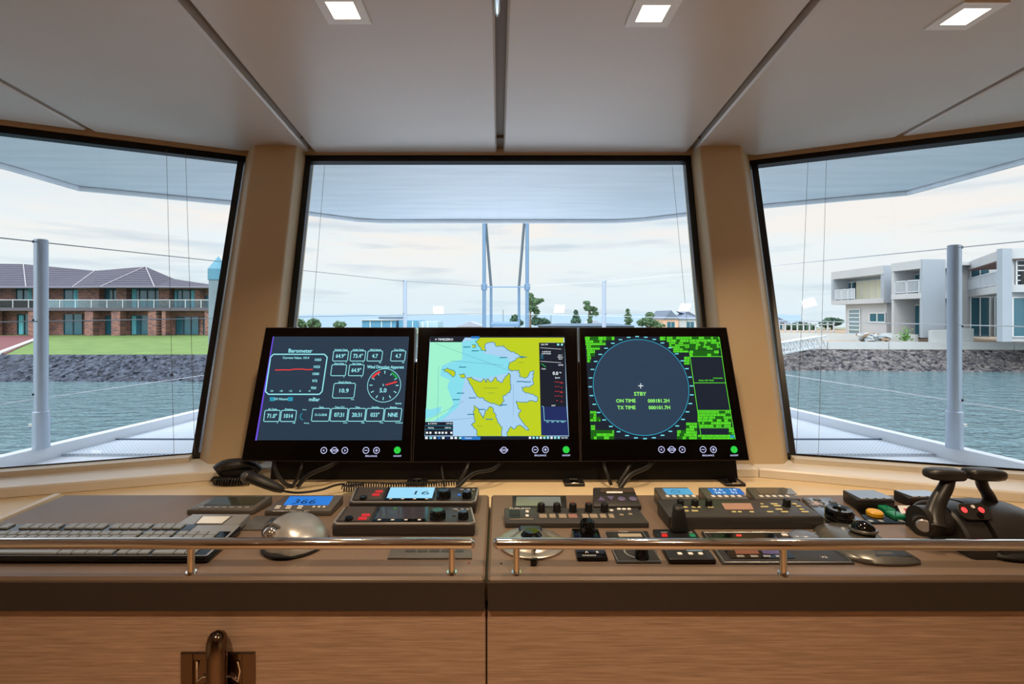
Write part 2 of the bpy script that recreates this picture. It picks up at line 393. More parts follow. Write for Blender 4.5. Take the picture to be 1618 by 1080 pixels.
mb = MB(); mb.box(-2.4, 2.4, -2.8, 1.15, FLOORZ-.05, FLOORZ, mat('floor_oak', (150, 118, 88), .4, var=(4, .15))); struct(mb, 'floor')
mb = MB(); mb.box(-2.30, -2.22, -2.8, 1.36, FLOORZ, .70, M_cream); struct(mb, 'wall_left')
mb = MB(); mb.box(2.26, 2.34, -2.8, 1.36, FLOORZ, .70, M_cream); struct(mb, 'wall_right')
mb = MB(); mb.box(-2.30, 2.34, -2.88, -2.8, FLOORZ, .70, mat('rear_wall_oak', (150, 120, 92), .5)); struct(mb, 'wall_back')
# front wall below the windows
mb = MB()
fp = [(-2.25, 1.10), (-1.78, 1.16), (-.885, 1.46), (-.667, 1.49), (.65, 1.49), (.848, 1.46), (1.80, 1.17), (2.27, 1.10)]
for i in range(len(fp)-1):
    a, b = Vector((*fp[i], 0)), Vector((*fp[i+1], 0)); d = (b-a); pl = Plane((a.x, a.y, FLOORZ), d, (0, 0, 1)); L = d.length
    mb.rect(pl, 0, 0, L, H-.43, -.06, 0, M_cream)
struct(mb, 'wall_front')
# side gaps between the angled windows and the side walls
mb = MB()
mb.poly([(-1.78, 1.134, -.43), (-2.07, 1.31, .65), (-2.26, 1.2, .65), (-2.26, 1.0, -.43)], M_cream)
mb.poly([(1.80, 1.142, -.43), (2.12, 1.337, .65), (2.30, 1.2, .65), (2.30, 1.0, -.43)], M_cream)
struct(mb, 'trim_6')

# ceiling: backing with separate soft panels
mb = MB()
cp = [(-2.3, -2.88), (2.34, -2.88), (2.34, 1.36), (2.12, 1.40), (.985, 1.95), (.72, 1.90), (-.722, 1.90), (-.965, 1.90), (-2.07, 1.37), (-2.3, 1.36)]
mb.prism(horiz(0), cp, .640, .72, M_slot)
ceil = struct(mb, 'ceiling')
def px_ceil(px, py): q = onz(px, py, ZCEIL); return (q.x, q.y)
def panel(poly):
    m = MB(); pl = Plane((0, 0, ZCEIL+.026), (1, 0, 0), (0, -1, 0))     # normal points down
    m.prism(pl, [(p[0], -p[1]) for p in poly], 0, .026, M_ceil, .005); m.build('ceiling_panel', ceil)
yb = -2.75
def side_y(x, sgn):      # front limit of the side ceiling panels, follows the side windows
    T = glassT['L' if sgn < 0 else 'R']; a, b = (T[0], T[1]) if sgn < 0 else (T[1], T[0])
    return a.y+(b.y-a.y)*(x-a.x)/(b.x-a.x)-.045
panel([(-.685+.10, yb), (-.008, yb), (-.008, 1.82), (-.69, 1.82), (-.60, .9)])
panel([(.018, yb), (.60, yb), (.605, .9), (.705, 1.82), (.018, 1.82)])
panel([(-1.25, yb), (-.606, yb), (-.625, .9), (-.708, 1.805), (-.80, 1.80), (-.96, side_y(-.96, -1)), (-1.345, side_y(-1.345, -1)), (-1.268, 1.1)])
panel([(.620, yb), (1.27, yb), (1.285, 1.1), (1.36, side_y(1.36, 1)), (.98, side_y(.98, 1)), (.80, 1.81), (.725, 1.815), (.625, .9)])
panel([(-2.2, yb), (-1.27, yb), (-1.288, 1.1), (-1.365, side_y(-1.365, -1)), (-2.05, side_y(-2.05, -1)), (-2.2, 1.2)])
panel([(1.29, yb), (2.24, yb), (2.24, 1.2), (2.1, side_y(2.1, 1)), (1.38, side_y(1.38, 1)), (1.305, 1.1)])
# chrome catch in the centre joint
mb = MB(); mb.tube([(-.003, .80, ZCEIL-.002), (-.003, .90, ZCEIL-.008), (-.003, .955, ZCEIL-.008), (-.003, .98, ZCEIL-.004)], [.006, .0065, .0065, .003], M_chrome, 12)
single(mb.build('ceiling_catch'), 'small rounded chrome catch in the centre ceiling joint', 'catch')

# windows: black border frame + pane, header trim above, beige bottom bead
def window(n, key):
    T, B = glassT[key], glassB[key]
    ex = (T[1]-T[0]).normalized()
    nrm = (B[1]-B[0]).cross(T[0]-B[0]).normalized()
    if nrm.y > 0: nrm = -nrm
    def G(s, t, o=0): return lerp(lerp(B[0], B[1], s), lerp(T[0], T[1], s), t)+nrm*o
    root = bpy.data.objects.new('window_%d' % n, None); COL.objects.link(root); root['kind'] = 'structure'
    c = G(.5, 0); root.location = c+Vector((0, 0, H)); LOC[root.name] = root.location.copy()
    m = MB(); q = [G(0, 0), G(1, 0), G(1, 1), G(0, 1)]
    m.poly(q, M_glass); m.build('glass_pane', root)
    fw = .020
    m = MB(); wid = (T[1]-T[0]).length; hei = (T[0]-B[0]).length; fs, ft = fw/wid, fw/hei
    for (s0, s1, t0, t1) in ((-fs, 1+fs, 1-ft*1.2, 1+ft*.8), (-fs, 1+fs, -ft*.4, ft*.25), (-fs*.2, fs*.9, ft*.2, 1-ft*1.1), (1-fs*.9, 1+fs*.2, ft*.2, 1-ft*1.1)):
        a = [G(s0, t0, .012), G(s1, t0, .012), G(s1, t1, .012), G(s0, t1, .012)]; b = [G(s0, t0, -.01), G(s1, t0, -.01), G(s1, t1, -.01), G(s0, t1, -.01)]
        m.hexa(b, a, M_black, 0)
    m.build('window_frame', root)
    # header strip between frame and ceiling
    m = MB()
    def hx(p, q, z0, z1, d0, d1, mm):
        dd = (q-p).normalized(); nn = Vector((dd.y, -dd.x, 0))
        bq = [p+nn*d1, q+nn*d1, q+nn*d0, p+nn*d0]
        m.hexa([Vector((v.x, v.y, z0)) for v in bq], [Vector((v.x, v.y, z1)) for v in bq], mm, 0)
    e = .03
    p, q = T[0]-ex*e, T[1]+ex*e
    hx(p, q, .606, .645, -.04, .022, M_header); hx(p, q, .630, .72, .0221, .12, M_slot)
    m.build('header_trim', root)
    m = MB(); p, q = B[0], B[1]; ins = (q-p).normalized()*.012; p = p; q = q-ins
    hx(p, q, ZSILL-.003, -.4005, .005, .045, M_cream)
    m.build('bottom_bead', root)
    return G
GL = window(1, 'L'); GF = window(2, 'F'); GR = window(3, 'R')

# pillars
def pillar(name, f_t, f_b, gl_t, gl_b, gr_t, gr_b):
    """six-sided raked post: front face edges (two pts top/bottom), and the two glass lines"""
    T = [gl_t, f_t[0], f_t[1], gr_t]; B = [gl_b, f_b[0], f_b[1], gr_b]
    out_t = [Vector((gr_t.x, gr_t.y+.08, gr_t.z)), Vector((gl_t.x, gl_t.y+.08, gl_t.z))]; out_b = [Vector((gr_b.x, gr_b.y+.08, gr_b.z)), Vector((gl_b.x, gl_b.y+.08, gl_b.z))]
    T += out_t; B += out_b
    bm = bmesh.new(); n = len(T); tv = [bm.verts.new(p) for p in T]; bv = [bm.verts.new(p) for p in B]
    bm.faces.new(tv[::-1]); bm.faces.new(bv)
    for i in range(n): j = (i+1) % n; bm.faces.new([bv[j], bv[i], tv[i], tv[j]])
    es = [e for e in bm.edges if {e.verts[0], e.verts[1]} in ({tv[1], bv[1]}, {tv[2], bv[2]})]
    bmesh.ops.bevel(bm, geom=es, offset=.008, segments=3, affect='EDGES', profile=.5)
    bmesh.ops.recalc_face_normals(bm, faces=list(bm.faces))
    m = MB(); bm.verts.index_update(); m.v = [v.co.copy() for v in bm.verts]
    for f in bm.faces: m.face([v.index for v in f.verts], M_pillar)
    bm.free(); return struct(m, name, 30)
zt, zb = .66, -.416
def ext(p, q, z): t = (z-q.z)/(p.z-q.z); return lerp(q, p, t)
def vlist(tp, bt): return ext(tp, bt, zt), ext(tp, bt, zb)
a = vlist(W(401, 229, 1.73), W(328, 736, 1.36)); b = vlist(W(468, 236, 1.735), W(413, 736, 1.36))
gl = vlist(glassT['L'][1]+Vector((.012, -.01, 0)), glassB['L'][1]+Vector((.012, -.01, 0))); gr = vlist(glassT['F'][0]+Vector((-.004, -.01, 0)), glassB['F'][0]+Vector((-.004, -.01, 0)))
pillar('window_pillar', (a[0], b[0]), (a[1], b[1]), gl[0], gl[1], gr[0], gr[1])
a = vlist(W(1106, 240, 1.735), W(1161, 736, 1.36)); b = vlist(W(1172, 236, 1.73), W(1239, 736, 1.36))
gl = vlist(glassT['F'][1]+Vector((.004, -.01, 0)), glassB['F'][1]+Vector((.004, -.01, 0))); gr = vlist(glassT['R'][0]+Vector((-.012, -.01, 0)), glassB['R'][0]+Vector((-.012, -.01, 0)))
pillar('window_pillar', (a[0], b[0]), (a[1], b[1]), gl[0], gl[1], gr[0], gr[1])

# sills (three nosed boards) and the ledge behind the console
def sill(name, nose, back):
    """nose/back: plan points left->right"""
    m = MB(); poly = list(nose)+list(back[::-1]); m.prism(horiz(0), poly, ZS+.001, ZSILL, mat('daylit_sill_gelcoat', (248, 243, 234), .35), .004); return struct(m, name, 30)  # paler than the other gelcoat: cool daylight on the sills painted in
nl0 = onz(0, 787.5, ZS); nl1 = onz(334, 759, ZS); dl = (nl1-nl0)
nlx = nl0-dl*1.0
jf = onz(1199, 753.5, ZS)
nr1 = onz(1290, 762, ZS); nr0 = onz(1618, 794.5, ZS); dr = nr0-nr1
lj = Vector((-.745, 1.326, 0))
sill('trim_1', [(nlx.x, nlx.y), (lj.x-.001, lj.y-.02)], [(-1.85, 1.16), (-.885, 1.47), (lj.x-.001, 1.50)])
sill('trim_2', [(lj.x, lj.y-.018), (-.70, 1.326), (.66, 1.326), (jf.x-.001, 1.326)], [(lj.x, 1.50), (jf.x-.001, 1.50)])
sill('trim_3', [(jf.x+.001, 1.324), (nr1.x, nr1.y), (nr0.x+dr.x*.9, nr0.y+dr.y*.9)], [(jf.x+.001, 1.50), (.848, 1.47), (1.88, 1.17)])
mb = MB()
mb.prism(horiz(0), [(-2.2, .80), (2.2, .80), (2.2, 1.12), (1.8, 1.19), (.86, 1.48), (-.89, 1.48), (-1.78, 1.18), (-2.2, 1.12)], ZS-.03, ZS, mat('ledge_wood', (242, 218, 176), .35, var=(5, .06)))
struct(mb, 'trim_4')
mb = MB(); 
for sx in (-1, 1): mb.hexa([(sx*1.012-.009, .70, ZS), (sx*1.012+.009, .70, ZS), (sx*1.03+.009, 1.13, ZS), (sx*1.03-.009, 1.13, ZS)], [(sx*1.012-.009, .70, ZC-.002), (sx*1.012+.009, .70, ZC-.002), (sx*1.03+.009, 1.13, ZC-.002), (sx*1.03-.009, 1.13, ZC-.002)], M_cream, .003)
struct(mb, 'trim_5')

# blind guide wires on the windows
def guide(px0, py0, px1, py1, G, key, lab):
    B, T = glassB[key], glassT[key]
    nrm = (B[1]-B[0]).cross(T[0]-B[0]).normalized(); nrm = -nrm if nrm.y > 0 else nrm
    def hit(px, py):
        r = ray(px, py); o = B[1]+nrm*.02; return r*(o.dot(nrm)/r.dot(nrm))
    m = MB(); m.tube([hit(px0, py0), hit(px1, py1)], .0006, mat('blind_wire', (120, 120, 124), .5), 6)
    single(m.build('blind_wire'), lab, 'wire')
guide(263, 236, 275, 721, GL, 'L', 'thin blind guide wire on the left window, further from the pillar')
guide(293, 240, 308, 718, GL, 'L', 'thin blind guide wire on the left window, nearer the pillar')
guide(513, 262, 493, 514, GF, 'F', 'thin blind guide wire near the left edge of the centre window')
guide(1062, 262, 1086, 514, GF, 'F', 'thin blind guide wire near the right edge of the centre window')
guide(1277, 246, 1258, 720, GR, 'R', 'thin blind guide wire on the right window, nearer the pillar')
guide(1306, 243, 1293, 722, GR, 'R', 'thin blind guide wire on the right window, further from the pillar')

# ------------------------------------------------------------------ ceiling downlights
LL = ['square ceiling downlight in the panel left of the centre joint', 'square ceiling downlight in the panel right of the centre joint', 'square ceiling downlight at far right of the ceiling',
      'square ceiling downlight above the camera, left', 'square ceiling downlight above the camera, right', 'square ceiling downlight at the rear left', 'square ceiling downlight at the rear right', 'square ceiling downlight at the rear centre']
M_trimw = mat('downlight_trim', (226, 226, 226), .4); M_lens = mat('downlight_lens', (255, 240, 215), .3, 0, (255, 240, 214), 7)
for (x, y, p), lab in zip(LAMPS, LL):
    r = thing('ceiling_downlight', lab, 'ceiling light', (x, y, ZCEIL), 'square downlights in the ceiling')
    pl = Plane((x, y, ZCEIL), (1, 0, 0), (0, -1, 0))
    m = MB(); m.frame(pl, -.045, -.045, .045, .045, .018, 0, .004, M_trimw); m.build('trim_ring', r)
    m = MB(); m.rect(pl, -.027, -.027, .027, .027, 0, .0025, M_lens, .003); m.build('lens', r)
    ld = bpy.data.lights.new('downlight_beam', 'AREA'); ld.shape = 'SQUARE'; ld.size = .05; ld.energy = p; ld.color = LAMP_COL; ld.spread = math.radians(115)
    lo = bpy.data.objects.new('downlight_beam', ld); COL.objects.link(lo); lo.parent = r; lo.location = (0, 0, -.012)

# ------------------------------------------------------------------ console
gx = -.0195
PC = horiz(ZC)
for x0, x1, lab in ((-1.0, gx-.0025, 'left half of the brown leather console top, under keyboard and radios'), (gx+.0025, 1.002, 'right half of the brown leather console top, under levers and control panels')):
    r = thing('control_desk', lab, 'desk', ((x0+x1)/2, .94, ZS))
    m = MB(); m.rect(horiz(0), x0, .76, x1, 1.115, ZS, ZC, M_leather, .006, .004); m.build('leather_top', r)
    m = MB(); m.rect(horiz(0), x0, .757, x1, .7595, -.461, ZC-.0075, M_leathf, 0, .0); m.rect(horiz(0), x0, .7595, x1, .80, -.461, ZS-.001, M_leathf); m.build('fascia', r, label='dark brown front fascia')
r = thing('console_cabinet', 'pale oak cabinet carrying the console, with horizontal grain', 'cabinet', (0, .95, FLOORZ))
m = MB(); m.box(-1.0, 1.0, .79, 1.10, FLOORZ+.002, ZS-.032, mat('cabinet_carcass', (60, 46, 36), .6)); m.build('carcass', r)
for x0, x1 in ((-1.4, gx-.0012), (gx+.0012, 1.4)):
    m = MB(); m.rect(Plane((0, .785, 0), (1, 0, 0), (0, 0, 1)), x0, FLOORZ+.08, x1, -.4625, -.0045, .020, M_wood, 0, .0015); m.build('door', r)
# latch
PF = Plane((0, .765, 0), (1, 0, 0), (0, 0, 1))
u0, v1 = PF.uv(287, 1029); u1, _ = PF.uv(404, 1029)
r = thing('cabinet_latch', 'dark polished nickel cabinet latch with an upright turn handle', 'latch', ((u0+u1)/2, .76, v1-.12))
m = MB(); uc = (u0+u1)/2; a = .024
m.rect(PF, u0, v1-.12, uc-a-.014, v1, 0, .004, M_nick, 0, .0015); m.rect(PF, uc+a+.014, v1-.12, u1, v1, 0, .004, M_nick, 0, .0015)
m.rect(PF, uc-a-.014, v1-.012, uc+a+.014, v1, 0, .004, M_nick, 0, .0015); m.rect(PF, uc-a-.014, v1-.12, uc+a+.014, v1-.085, 0, .004, M_nick, 0, .0015)
m.build('plate', r)
m = MB()
for sx in (-1, 1): 
    c = uc+sx*.026
    m.tube([PF.P(c+sx*.006, v1-.012, .003), PF.P(c+sx*.008, v1-.03, .0), PF.P(c+sx*.006, v1-.045, .002), PF.P(c-sx*.004, v1-.037, .003), PF.P(c-sx*.016, v1-.036, .004)], .0022, M_chrome, 8)
    m.tube([PF.P(c+sx*.006, v1-.06, .003), PF.P(c-sx*.004, v1-.052, .003), PF.P(c-sx*.016, v1-.051, .004)], .0022, M_chrome, 8)
m.rect(PF, uc-a-.014, v1-.085, uc+a+.014, v1-.012, .0002, .001, M_nick)
m.build('recess_cup', r)
hu, hv = PF.uv(343.5, 996, .018)
m = MB(); m.tube([PF.P(hu, v1-.11, .012), PF.P(hu, v1-.09, .020), PF.P(hu, v1, .020), PF.P(hu, hv-.016, .019), PF.P(hu, hv-.008, .018), PF.P(hu, hv-.003, .017), PF.P(hu, hv, .016)], [.011, .0145, .0150, .0150, .0132, .0095, .002], M_nick, 20)
m.build('handle', r)

# grab rails
def rail(x0, x1, y, z, posts, lab, x0cap=True, x1cap=True, y1=None):
    y1 = y if y1 is None else y1
    r = thing('grab_rail', lab, 'rail', (posts[0], .772, ZC), 'steel grab rails along the console edge')
    m = MB(); e = .007; pts = [(x0, y, z), (x0+.002, y, z), (x0+e, y, z), (x1-e, y1, z), (x1-.002, y1, z), (x1, y1, z)]; R = .0088
    m.tube(pts, [R*.35, R*.75, R, R, R*.75, R*.35], M_chrome, 24); m.build('rail_bar', r)
    for p in posts:
        t = (p-x0)/(x1-x0); yy = y+(y1-y)*t
        m = MB(); m.tube([(p, yy, ZC), (p, yy, z)], .0055, M_chrome, 14); m.cyl(horiz(0), p, yy, .009, ZC, ZC+.003, M_chrome, .008, 20); m.build('rail_post', r)
    return r
yr = .7735; zr = -(858-500)/764*yr
rail(-1.0, (751-788)/764*yr, yr, zr, [(302-788)/764*yr, (714-788)/764*yr], 'polished steel grab rail in front of the keyboard and radios, left console half')
rail((779-788)/764*yr, 1.0, yr, zr, [(816-788)/764*yr, (1236-788)/764*yr], 'polished steel grab rail in front of the levers, right console half', y1=.768)

# ------------------------------------------------------------------ device helpers
def surf(front, back, ybot, ytf, yback, hb, zb=ZC, Df=None):
    """front=(pxL,pxR) at top-front edge, back=(pxL,pxR) at the top-back edge. Returns corners and top plane"""
    D = Df if Df else zb*FX/(CY-ybot)
    zf = (CY-ytf)/FX*D
    Db = (zb+hb)*FX/(CY-yback); zk = zb+hb
    FL = W(front[0], ytf, D); FR = W(front[1], ytf, D); BL = W(back[0], yback, Db); BR = W(back[1], yback, Db)
    bot = [Vector((q.x, q.y, zb+.0003)) for q in (FL, FR, BR, BL)]
    pl = Plane(FL, (1, 0, 0), (BL-FL))
    return bot, [FL, FR, BR, BL], pl
def device(name, label, cat, front, back, ybot, ytf, yback, hb, m=M_blk, bev=.002, group=None, zb=ZC, Df=None, body='housing'):
    bot, top, pl = surf(front, back, ybot, ytf, yback, hb, zb, Df)
    c = (bot[0]+bot[1]+bot[2]+bot[3])/4
    r = thing(name, label, cat, (c.x, c.y, zb), group)
    mb = MB(); mb.hexa(bot, top, m, bev); mb.build(body, r)
    return r, pl
def prect(mb, pl, x0, y0, x1, y1, w0, w1, m, r=0, ch=0, xb=None):
    """rectangle from front-row pixels x0..x1 at y1 (front) back to y0"""
    ua, va = pl.uv(x0, y1); ub, _ = pl.uv(x1, y1); _, vb = pl.uv((x0+x1)/2, y0)
    return mb.rect(pl, ua, va, ub, vb, w0, w1, m, r, ch)
def pquad(mb, pl, pts, w0, w1, m, ch=0): return mb.prism(pl, [pl.uv(*p) for p in pts], w0, w1, m, ch)
def ptext(mb, pl, t, px, py, hpx, m, w=.0006, sx=1.0, align='c'):
    u, v = pl.uv(px, py); _, v2 = pl.uv(px, py-hpx); return mb.text(pl, t, u, v, abs(v2-v), m, w, align, sx)
def button(r, pl, px, py, wpx, hpx, m, h=.0015, rr=.001, name='button', round_=False, label=None):
    u, v = pl.uv(px, py); ua, _ = pl.uv(px-wpx/2, py); ub, _ = pl.uv(px+wpx/2, py); _, va = pl.uv(px, py+hpx/2); _, vb = pl.uv(px, py-hpx/2)
    mb = MB()
    if round_: mb.cyl(pl, u, v, (ub-ua)/2, -.0005, h, m, None, 16, h*.3)
    else: mb.rect(pl, ua, va, ub, vb, -.0005, h, m, rr, h*.3)
    return mb.build(name, r, label)
def knob(r, pl, px, py, rad, h, m=M_blk, name='knob', mark=None, label=None):
    u, v = pl.uv(px, py); mb = MB()
    mb.cyl(pl, u, v, rad*1.18, -.0005, h*.22, m, rad*1.12, 20)
    mb.cyl(pl, u, v, rad, h*.22, h, m, rad*.86, 20, h*.08)
    for i in range(10):
        a = 2*PI*i/10; mb.rect(Plane(pl.P(u+rad*.93*math.cos(a), v+rad*.93*math.sin(a), 0), pl.n, pl.ex*-math.sin(a)+pl.ey*math.cos(a)), h*.24, -.0007, h*.9, .0007, -.0006, .0006, m)
    if mark: mb.rect(pl, u-.0008, v, u+.0008, v+rad*.8, h, h+.0004, mark)
    return mb.build(name, r, label)

# ------------------------------------------------------------------ monitors
G_cy = glow('screen_cyan', (150, 232, 240), 1.0); G_wh = glow('screen_white', (235, 245, 250), 1.0); G_red = glow('screen_red', (236, 62, 62))
G_bg1 = glow('screen_slate', (40, 58, 76)); G_bg1b = glow('screen_slate_bottom', (48, 76, 100)); G_pur = glow('screen_purple', (108, 78, 220))  # slate background glow has some reflected haze mixed in
G_grn = glow('screen_green', (96, 232, 48)); G_dgr = glow('screen_dark_green', (24, 96, 22)); G_lime = glow('screen_lime', (150, 255, 110)); G_teal = glow('screen_teal', (40, 150, 180))
G_bg3 = glow('screen_navy', (24, 34, 48)); G_disc = glow('radar_disc', (42, 62, 84)); G_tick = glow('radar_tick', (120, 225, 240)); G_dot = glow('screen_grass', (28, 160, 70))  # navy screen background likewise carries reflected haze in its colour
G_btn = glow('touch_button_white', (196, 200, 240)); G_pwr = glow('power_green', (30, 200, 70))
G_land = glow('chart_land', (188, 206, 34)); G_sea = glow('chart_sea', (168, 208, 240)); G_mid = glow('chart_shoal', (132, 220, 236)); G_mint = glow('chart_mint', (158, 240, 206)); G_coast = glow('chart_coast', (30, 120, 150)); G_ink = glow('chart_ink', (60, 120, 150))
G_bar = glow('screen_bar', (22, 30, 44)); G_tb = glow('task_highlight', (40, 120, 200)); G_gtext = glow('chart_grey_text', (120, 150, 60)); G_bar2 = glow('screen_bar_blue', (28, 44, 96))
def monitor(label, tl, tr, bl, br):
    TL = W(*tl, 1.355); Dt = 1.355; Db = 1.269
    BL, BR, TL, TR = W(*bl, Db), W(*br, Db), W(*tl, Dt), W(*tr, Dt)
    pl = Plane(BL, BR-BL, TL-BL)
    r = thing('marine_monitor', label, 'monitor', ((BL.x+BR.x)/2, 1.29, BL.z), 'three marine monitors side by side')
    us = [pl.uv(*p) for p in (bl, br, tr, tl)]
    m = MB(); m.prism(pl, us, -.030, -.0035, M_blk); 
    m.build('rear_case', r)
    m = MB(); m.prism(pl, us, -.0035, 0, M_edge); m.build('metal_rim', r)
    ins = [(us[0][0]+.002, us[0][1]+.002), (us[1][0]-.002, us[1][1]+.002), (us[2][0]-.002, us[2][1]-.002), (us[3][0]+.002, us[3][1]-.002)]
    m = MB(); m.prism(pl, ins, 0, .0012, M_bez); m.build('front_glass', r)
    return r, pl
def mline(m, pl, pts, wpx, mt, w):
    """polyline in pixels of width wpx"""
    s = wpx*1.31/FX
    P = [Vector(pl.uv(*p)) for p in pts]
    for a, b in zip(P, P[1:]):
        d = b-a
        if d.length < 1e-7: continue
        n = Vector((-d.y, d.x)).normalized()*s/2; k = len(m.v)
        for q in (a+n, a-n, b-n, b+n): m.v.append(pl.P(q.x, q.y, w))
        m.face([k, k+1, k+2, k+3], mt)
def mfill(m, pl, pts, mt, w):
    P = [pl.uv(*p) for p in pts]; k = len(m.v)
    for p in P: m.v.append(pl.P(p[0], p[1], w))
    for t in tessellate_polygon([[Vector((p[0], p[1], 0)) for p in P]]): 
        p0, p1, p2 = (Vector(P[i]) for i in t); t = list(t)
        if (p1-p0).x*(p2-p0).y-(p1-p0).y*(p2-p0).x < 0: t = t[::-1]
        m.face([k+i for i in t], mt)
def mtext(m, pl, t, px, py, hpx, mt, w=.0022, sx=1.0, align='c', bold=True):
    h = hpx*1.31/FX; u, v = pl.uv(px, py)
    m.text(pl, t, u, v, h, mt, w, align, sx)
    if bold: m.text(pl, t, u+h*.07, v, h, mt, w, align, sx); m.text(pl, t, u+h*.035, v+h*.05, h, mt, w+.00005, align, sx)
def touch(r, pl, items, gy):
    for kind, px, py in items:
        m = MB(); u, v = pl.uv(px, py); R = 5.2*1.27/FX; z = .0016
        if kind in 'LRo-+': m.ring(pl, u, v, R*.78, R, z, G_btn, 24)
        if kind == 'L': m.poly([pl.P(u-R*.45, v, z), pl.P(u+R*.3, v-R*.4, z), pl.P(u+R*.05, v, z), pl.P(u+R*.3, v+R*.4, z)], G_btn)
        if kind == 'R': m.poly([pl.P(u+R*.45, v, z), pl.P(u-R*.3, v+R*.4, z), pl.P(u-R*.05, v, z), pl.P(u-R*.3, v-R*.4, z)], G_btn)
        if kind in '-+': m.rect(pl, u-R*.45, v-R*.12, u+R*.45, v+R*.12, .0013, z, G_btn)
        if kind == '+': m.rect(pl, u-R*.12, v-R*.45, u+R*.12, v+R*.45, .0013, z, G_btn)
        if kind == 'o': m.rect(pl, u-R*1.25, v-R*.3, u+R*1.25, v+R*.3, .0013, z, G_btn); m.rect(pl, u-R*.9, v-R*.12, u+R*.9, v+R*.12, z, z+.0001, M_bez)
        if kind == 'p': m.cyl(pl, u, v, R*1.05, .0013, z, G_pwr, None, 24); m.ring(pl, u, v, R*.5, R*.62, z+.0002, G_grn, 20)
        m.build('touch_button', r)
    m = MB(); bx = [p for k, p, _ in items if k in '-+']; mx = sum(bx)/2
    mtext(m, pl, 'BRILLIANCE', mx, gy+9, 2.4, G_btn, .0016); px = [p for k, p, _ in items if k == 'p'][0]
    m.build('button_lettering', r); m = MB(); mtext(m, pl, 'ON/OFF', px, gy+9, 2.4, G_btn, .0016); m.build('button_lettering', r)

# left: weather instruments
r1, p1 = monitor('left marine monitor showing barometer and wind instrument readouts', (420, 517), (656, 517), (381, 728), (650, 730))
Z1 = lambda x, y: (380+x/4.5, 500+y/4.5)
m = MB(); mfill(m, p1, [Z1(110, 878), Z1(1148, 878), Z1(1200, 142), Z1(236, 142)], G_bg1, .0014); m.build('screen', r1)
m = MB(); w1 = .0018
mfill(m, p1, [Z1(106, 880), Z1(118, 880), Z1(240, 142), Z1(232, 142)], G_pur, w1)
def rbox(m, pl, Z, x0, y0, x1, y1, sk, wpx, mt, w):
    c = (x1-x0)*.05
    mline(m, pl, [Z(x0+sk+c, y0), Z(x1+sk-c, y0), Z(x1+sk, y0+c), Z(x1, y1-c), Z(x1-c, y1), Z(x0+c, y1), Z(x0, y1-c), Z(x0+sk, y0+c), Z(x0+sk+c, y0)], wpx, mt, w)
rbox(m, p1, Z1, 180, 268, 582, 552, 36, 1.8, G_cy, w1)
mtext(m, p1, 'Barometer', *Z1(428, 243), 6.2, G_cy); mtext(m, p1, 'Current Value: 1014', *Z1(396, 293), 3.6, G_cy)
mline(m, p1, [Z1(248, 380), Z1(310, 378), Z1(345, 380), Z1(380, 374), Z1(440, 373), Z1(480, 378), Z1(515, 375)], 1.6, G_red, w1)
for i, t in enumerate(('1050', '1025', '1000', '975', '950')): mtext(m, p1, t, *Z1(553-i*8, 307+i*50), 4.0, G_cy)
for i, t in enumerate(('-24', '-18', '-12', '-6', '-0')): mtext(m, p1, t, *Z1(223+i*67, 528), 2.8, G_cy)
mtext(m, p1, '24 Hours', *Z1(290, 585), 4.0, G_cy); mtext(m, p1, 'mBar', *Z1(527, 588), 5.6, G_cy)
for xx in (227, 357): mfill(m, p1, [Z1(xx-18, 572), Z1(xx+18, 572), Z1(xx+16, 600), Z1(xx-16, 600)], G_teal, w1)
cells = [(656, 244, 762, 316, '64.9°', 'Outside Temp', 'F'), (780, 244, 884, 316, '73.4°', 'Inside Temp', 'F'), (900, 244, 1004, 316, '4.7', 'Wind Speed', 'kts'), (1068, 244, 1168, 316, '4.7', 'True Wind', 'kts'),
         (643, 342, 748, 420, '', 'Dew Point', 'F'), (768, 342, 872, 420, '64.9°', 'Sea Temp', 'F'), (655, 474, 808, 578, '10.9', 'Depth Meters', 'met'),
         (167, 666, 276, 745, '71.0°', 'Air Temp', 'F'), (285, 666, 392, 745, '1014', 'Pressure', 'mB'), (506, 652, 630, 743, '12-12-2018', 'Date', ''), (638, 652, 756, 743, '07:31', 'Time UTC', 'Local'), (764, 652, 882, 743, '20:31', 'Time', 'Ship'),
         (890, 652, 1012, 743, '033°', 'Heading', 'True'), (1020, 652, 1138, 743, 'NNE', 'Bearing', 'Compass')]
for x0, y0, x1, y1, t, c, u_ in cells:
    sk = (y1-y0)*.11; rbox(m, p1, Z1, x0, y0, x1, y1, sk, 1.1, G_cy, w1)
    if t: mtext(m, p1, t, *Z1((x0+x1+sk)/2, (y0+y1)/2), 6.2 if len(t) < 6 else 3.4, G_cy, sx=.85 if t != '10.9' else 1.1)
    mtext(m, p1, c, *Z1((x0+x1)/2+sk, y0-9), 2.5, G_cy); 
    if u_: mtext(m, p1, u_, *Z1(x1-10, y1+10), 2.2, G_cy)
mtext(m, p1, 'Wind Direction Apparent', *Z1(1032, 358), 5.0, G_cy, sx=.78)
uc, vc = p1.uv(*Z1(1022, 488)); ue, ve = p1.uv(*Z1(1142, 488)); R = ue-uc
m.ring(p1, uc, vc, R*.965, R, w1, G_cy, 60)
for i in range(12):
    a = PI/2-2*PI*i/12; mt = G_cy
    s_, c_ = math.sin(a), math.cos(a); k = len(m.v)
    for rr, oo in ((.68, -.02), (.68, .02), (.86, .03), (.86, -.03)): m.v.append(p1.P(uc+R*(rr*c_-oo*s_), vc+R*(rr*s_+oo*c_), w1))
    m.face([k, k+3, k+2, k+1], mt)
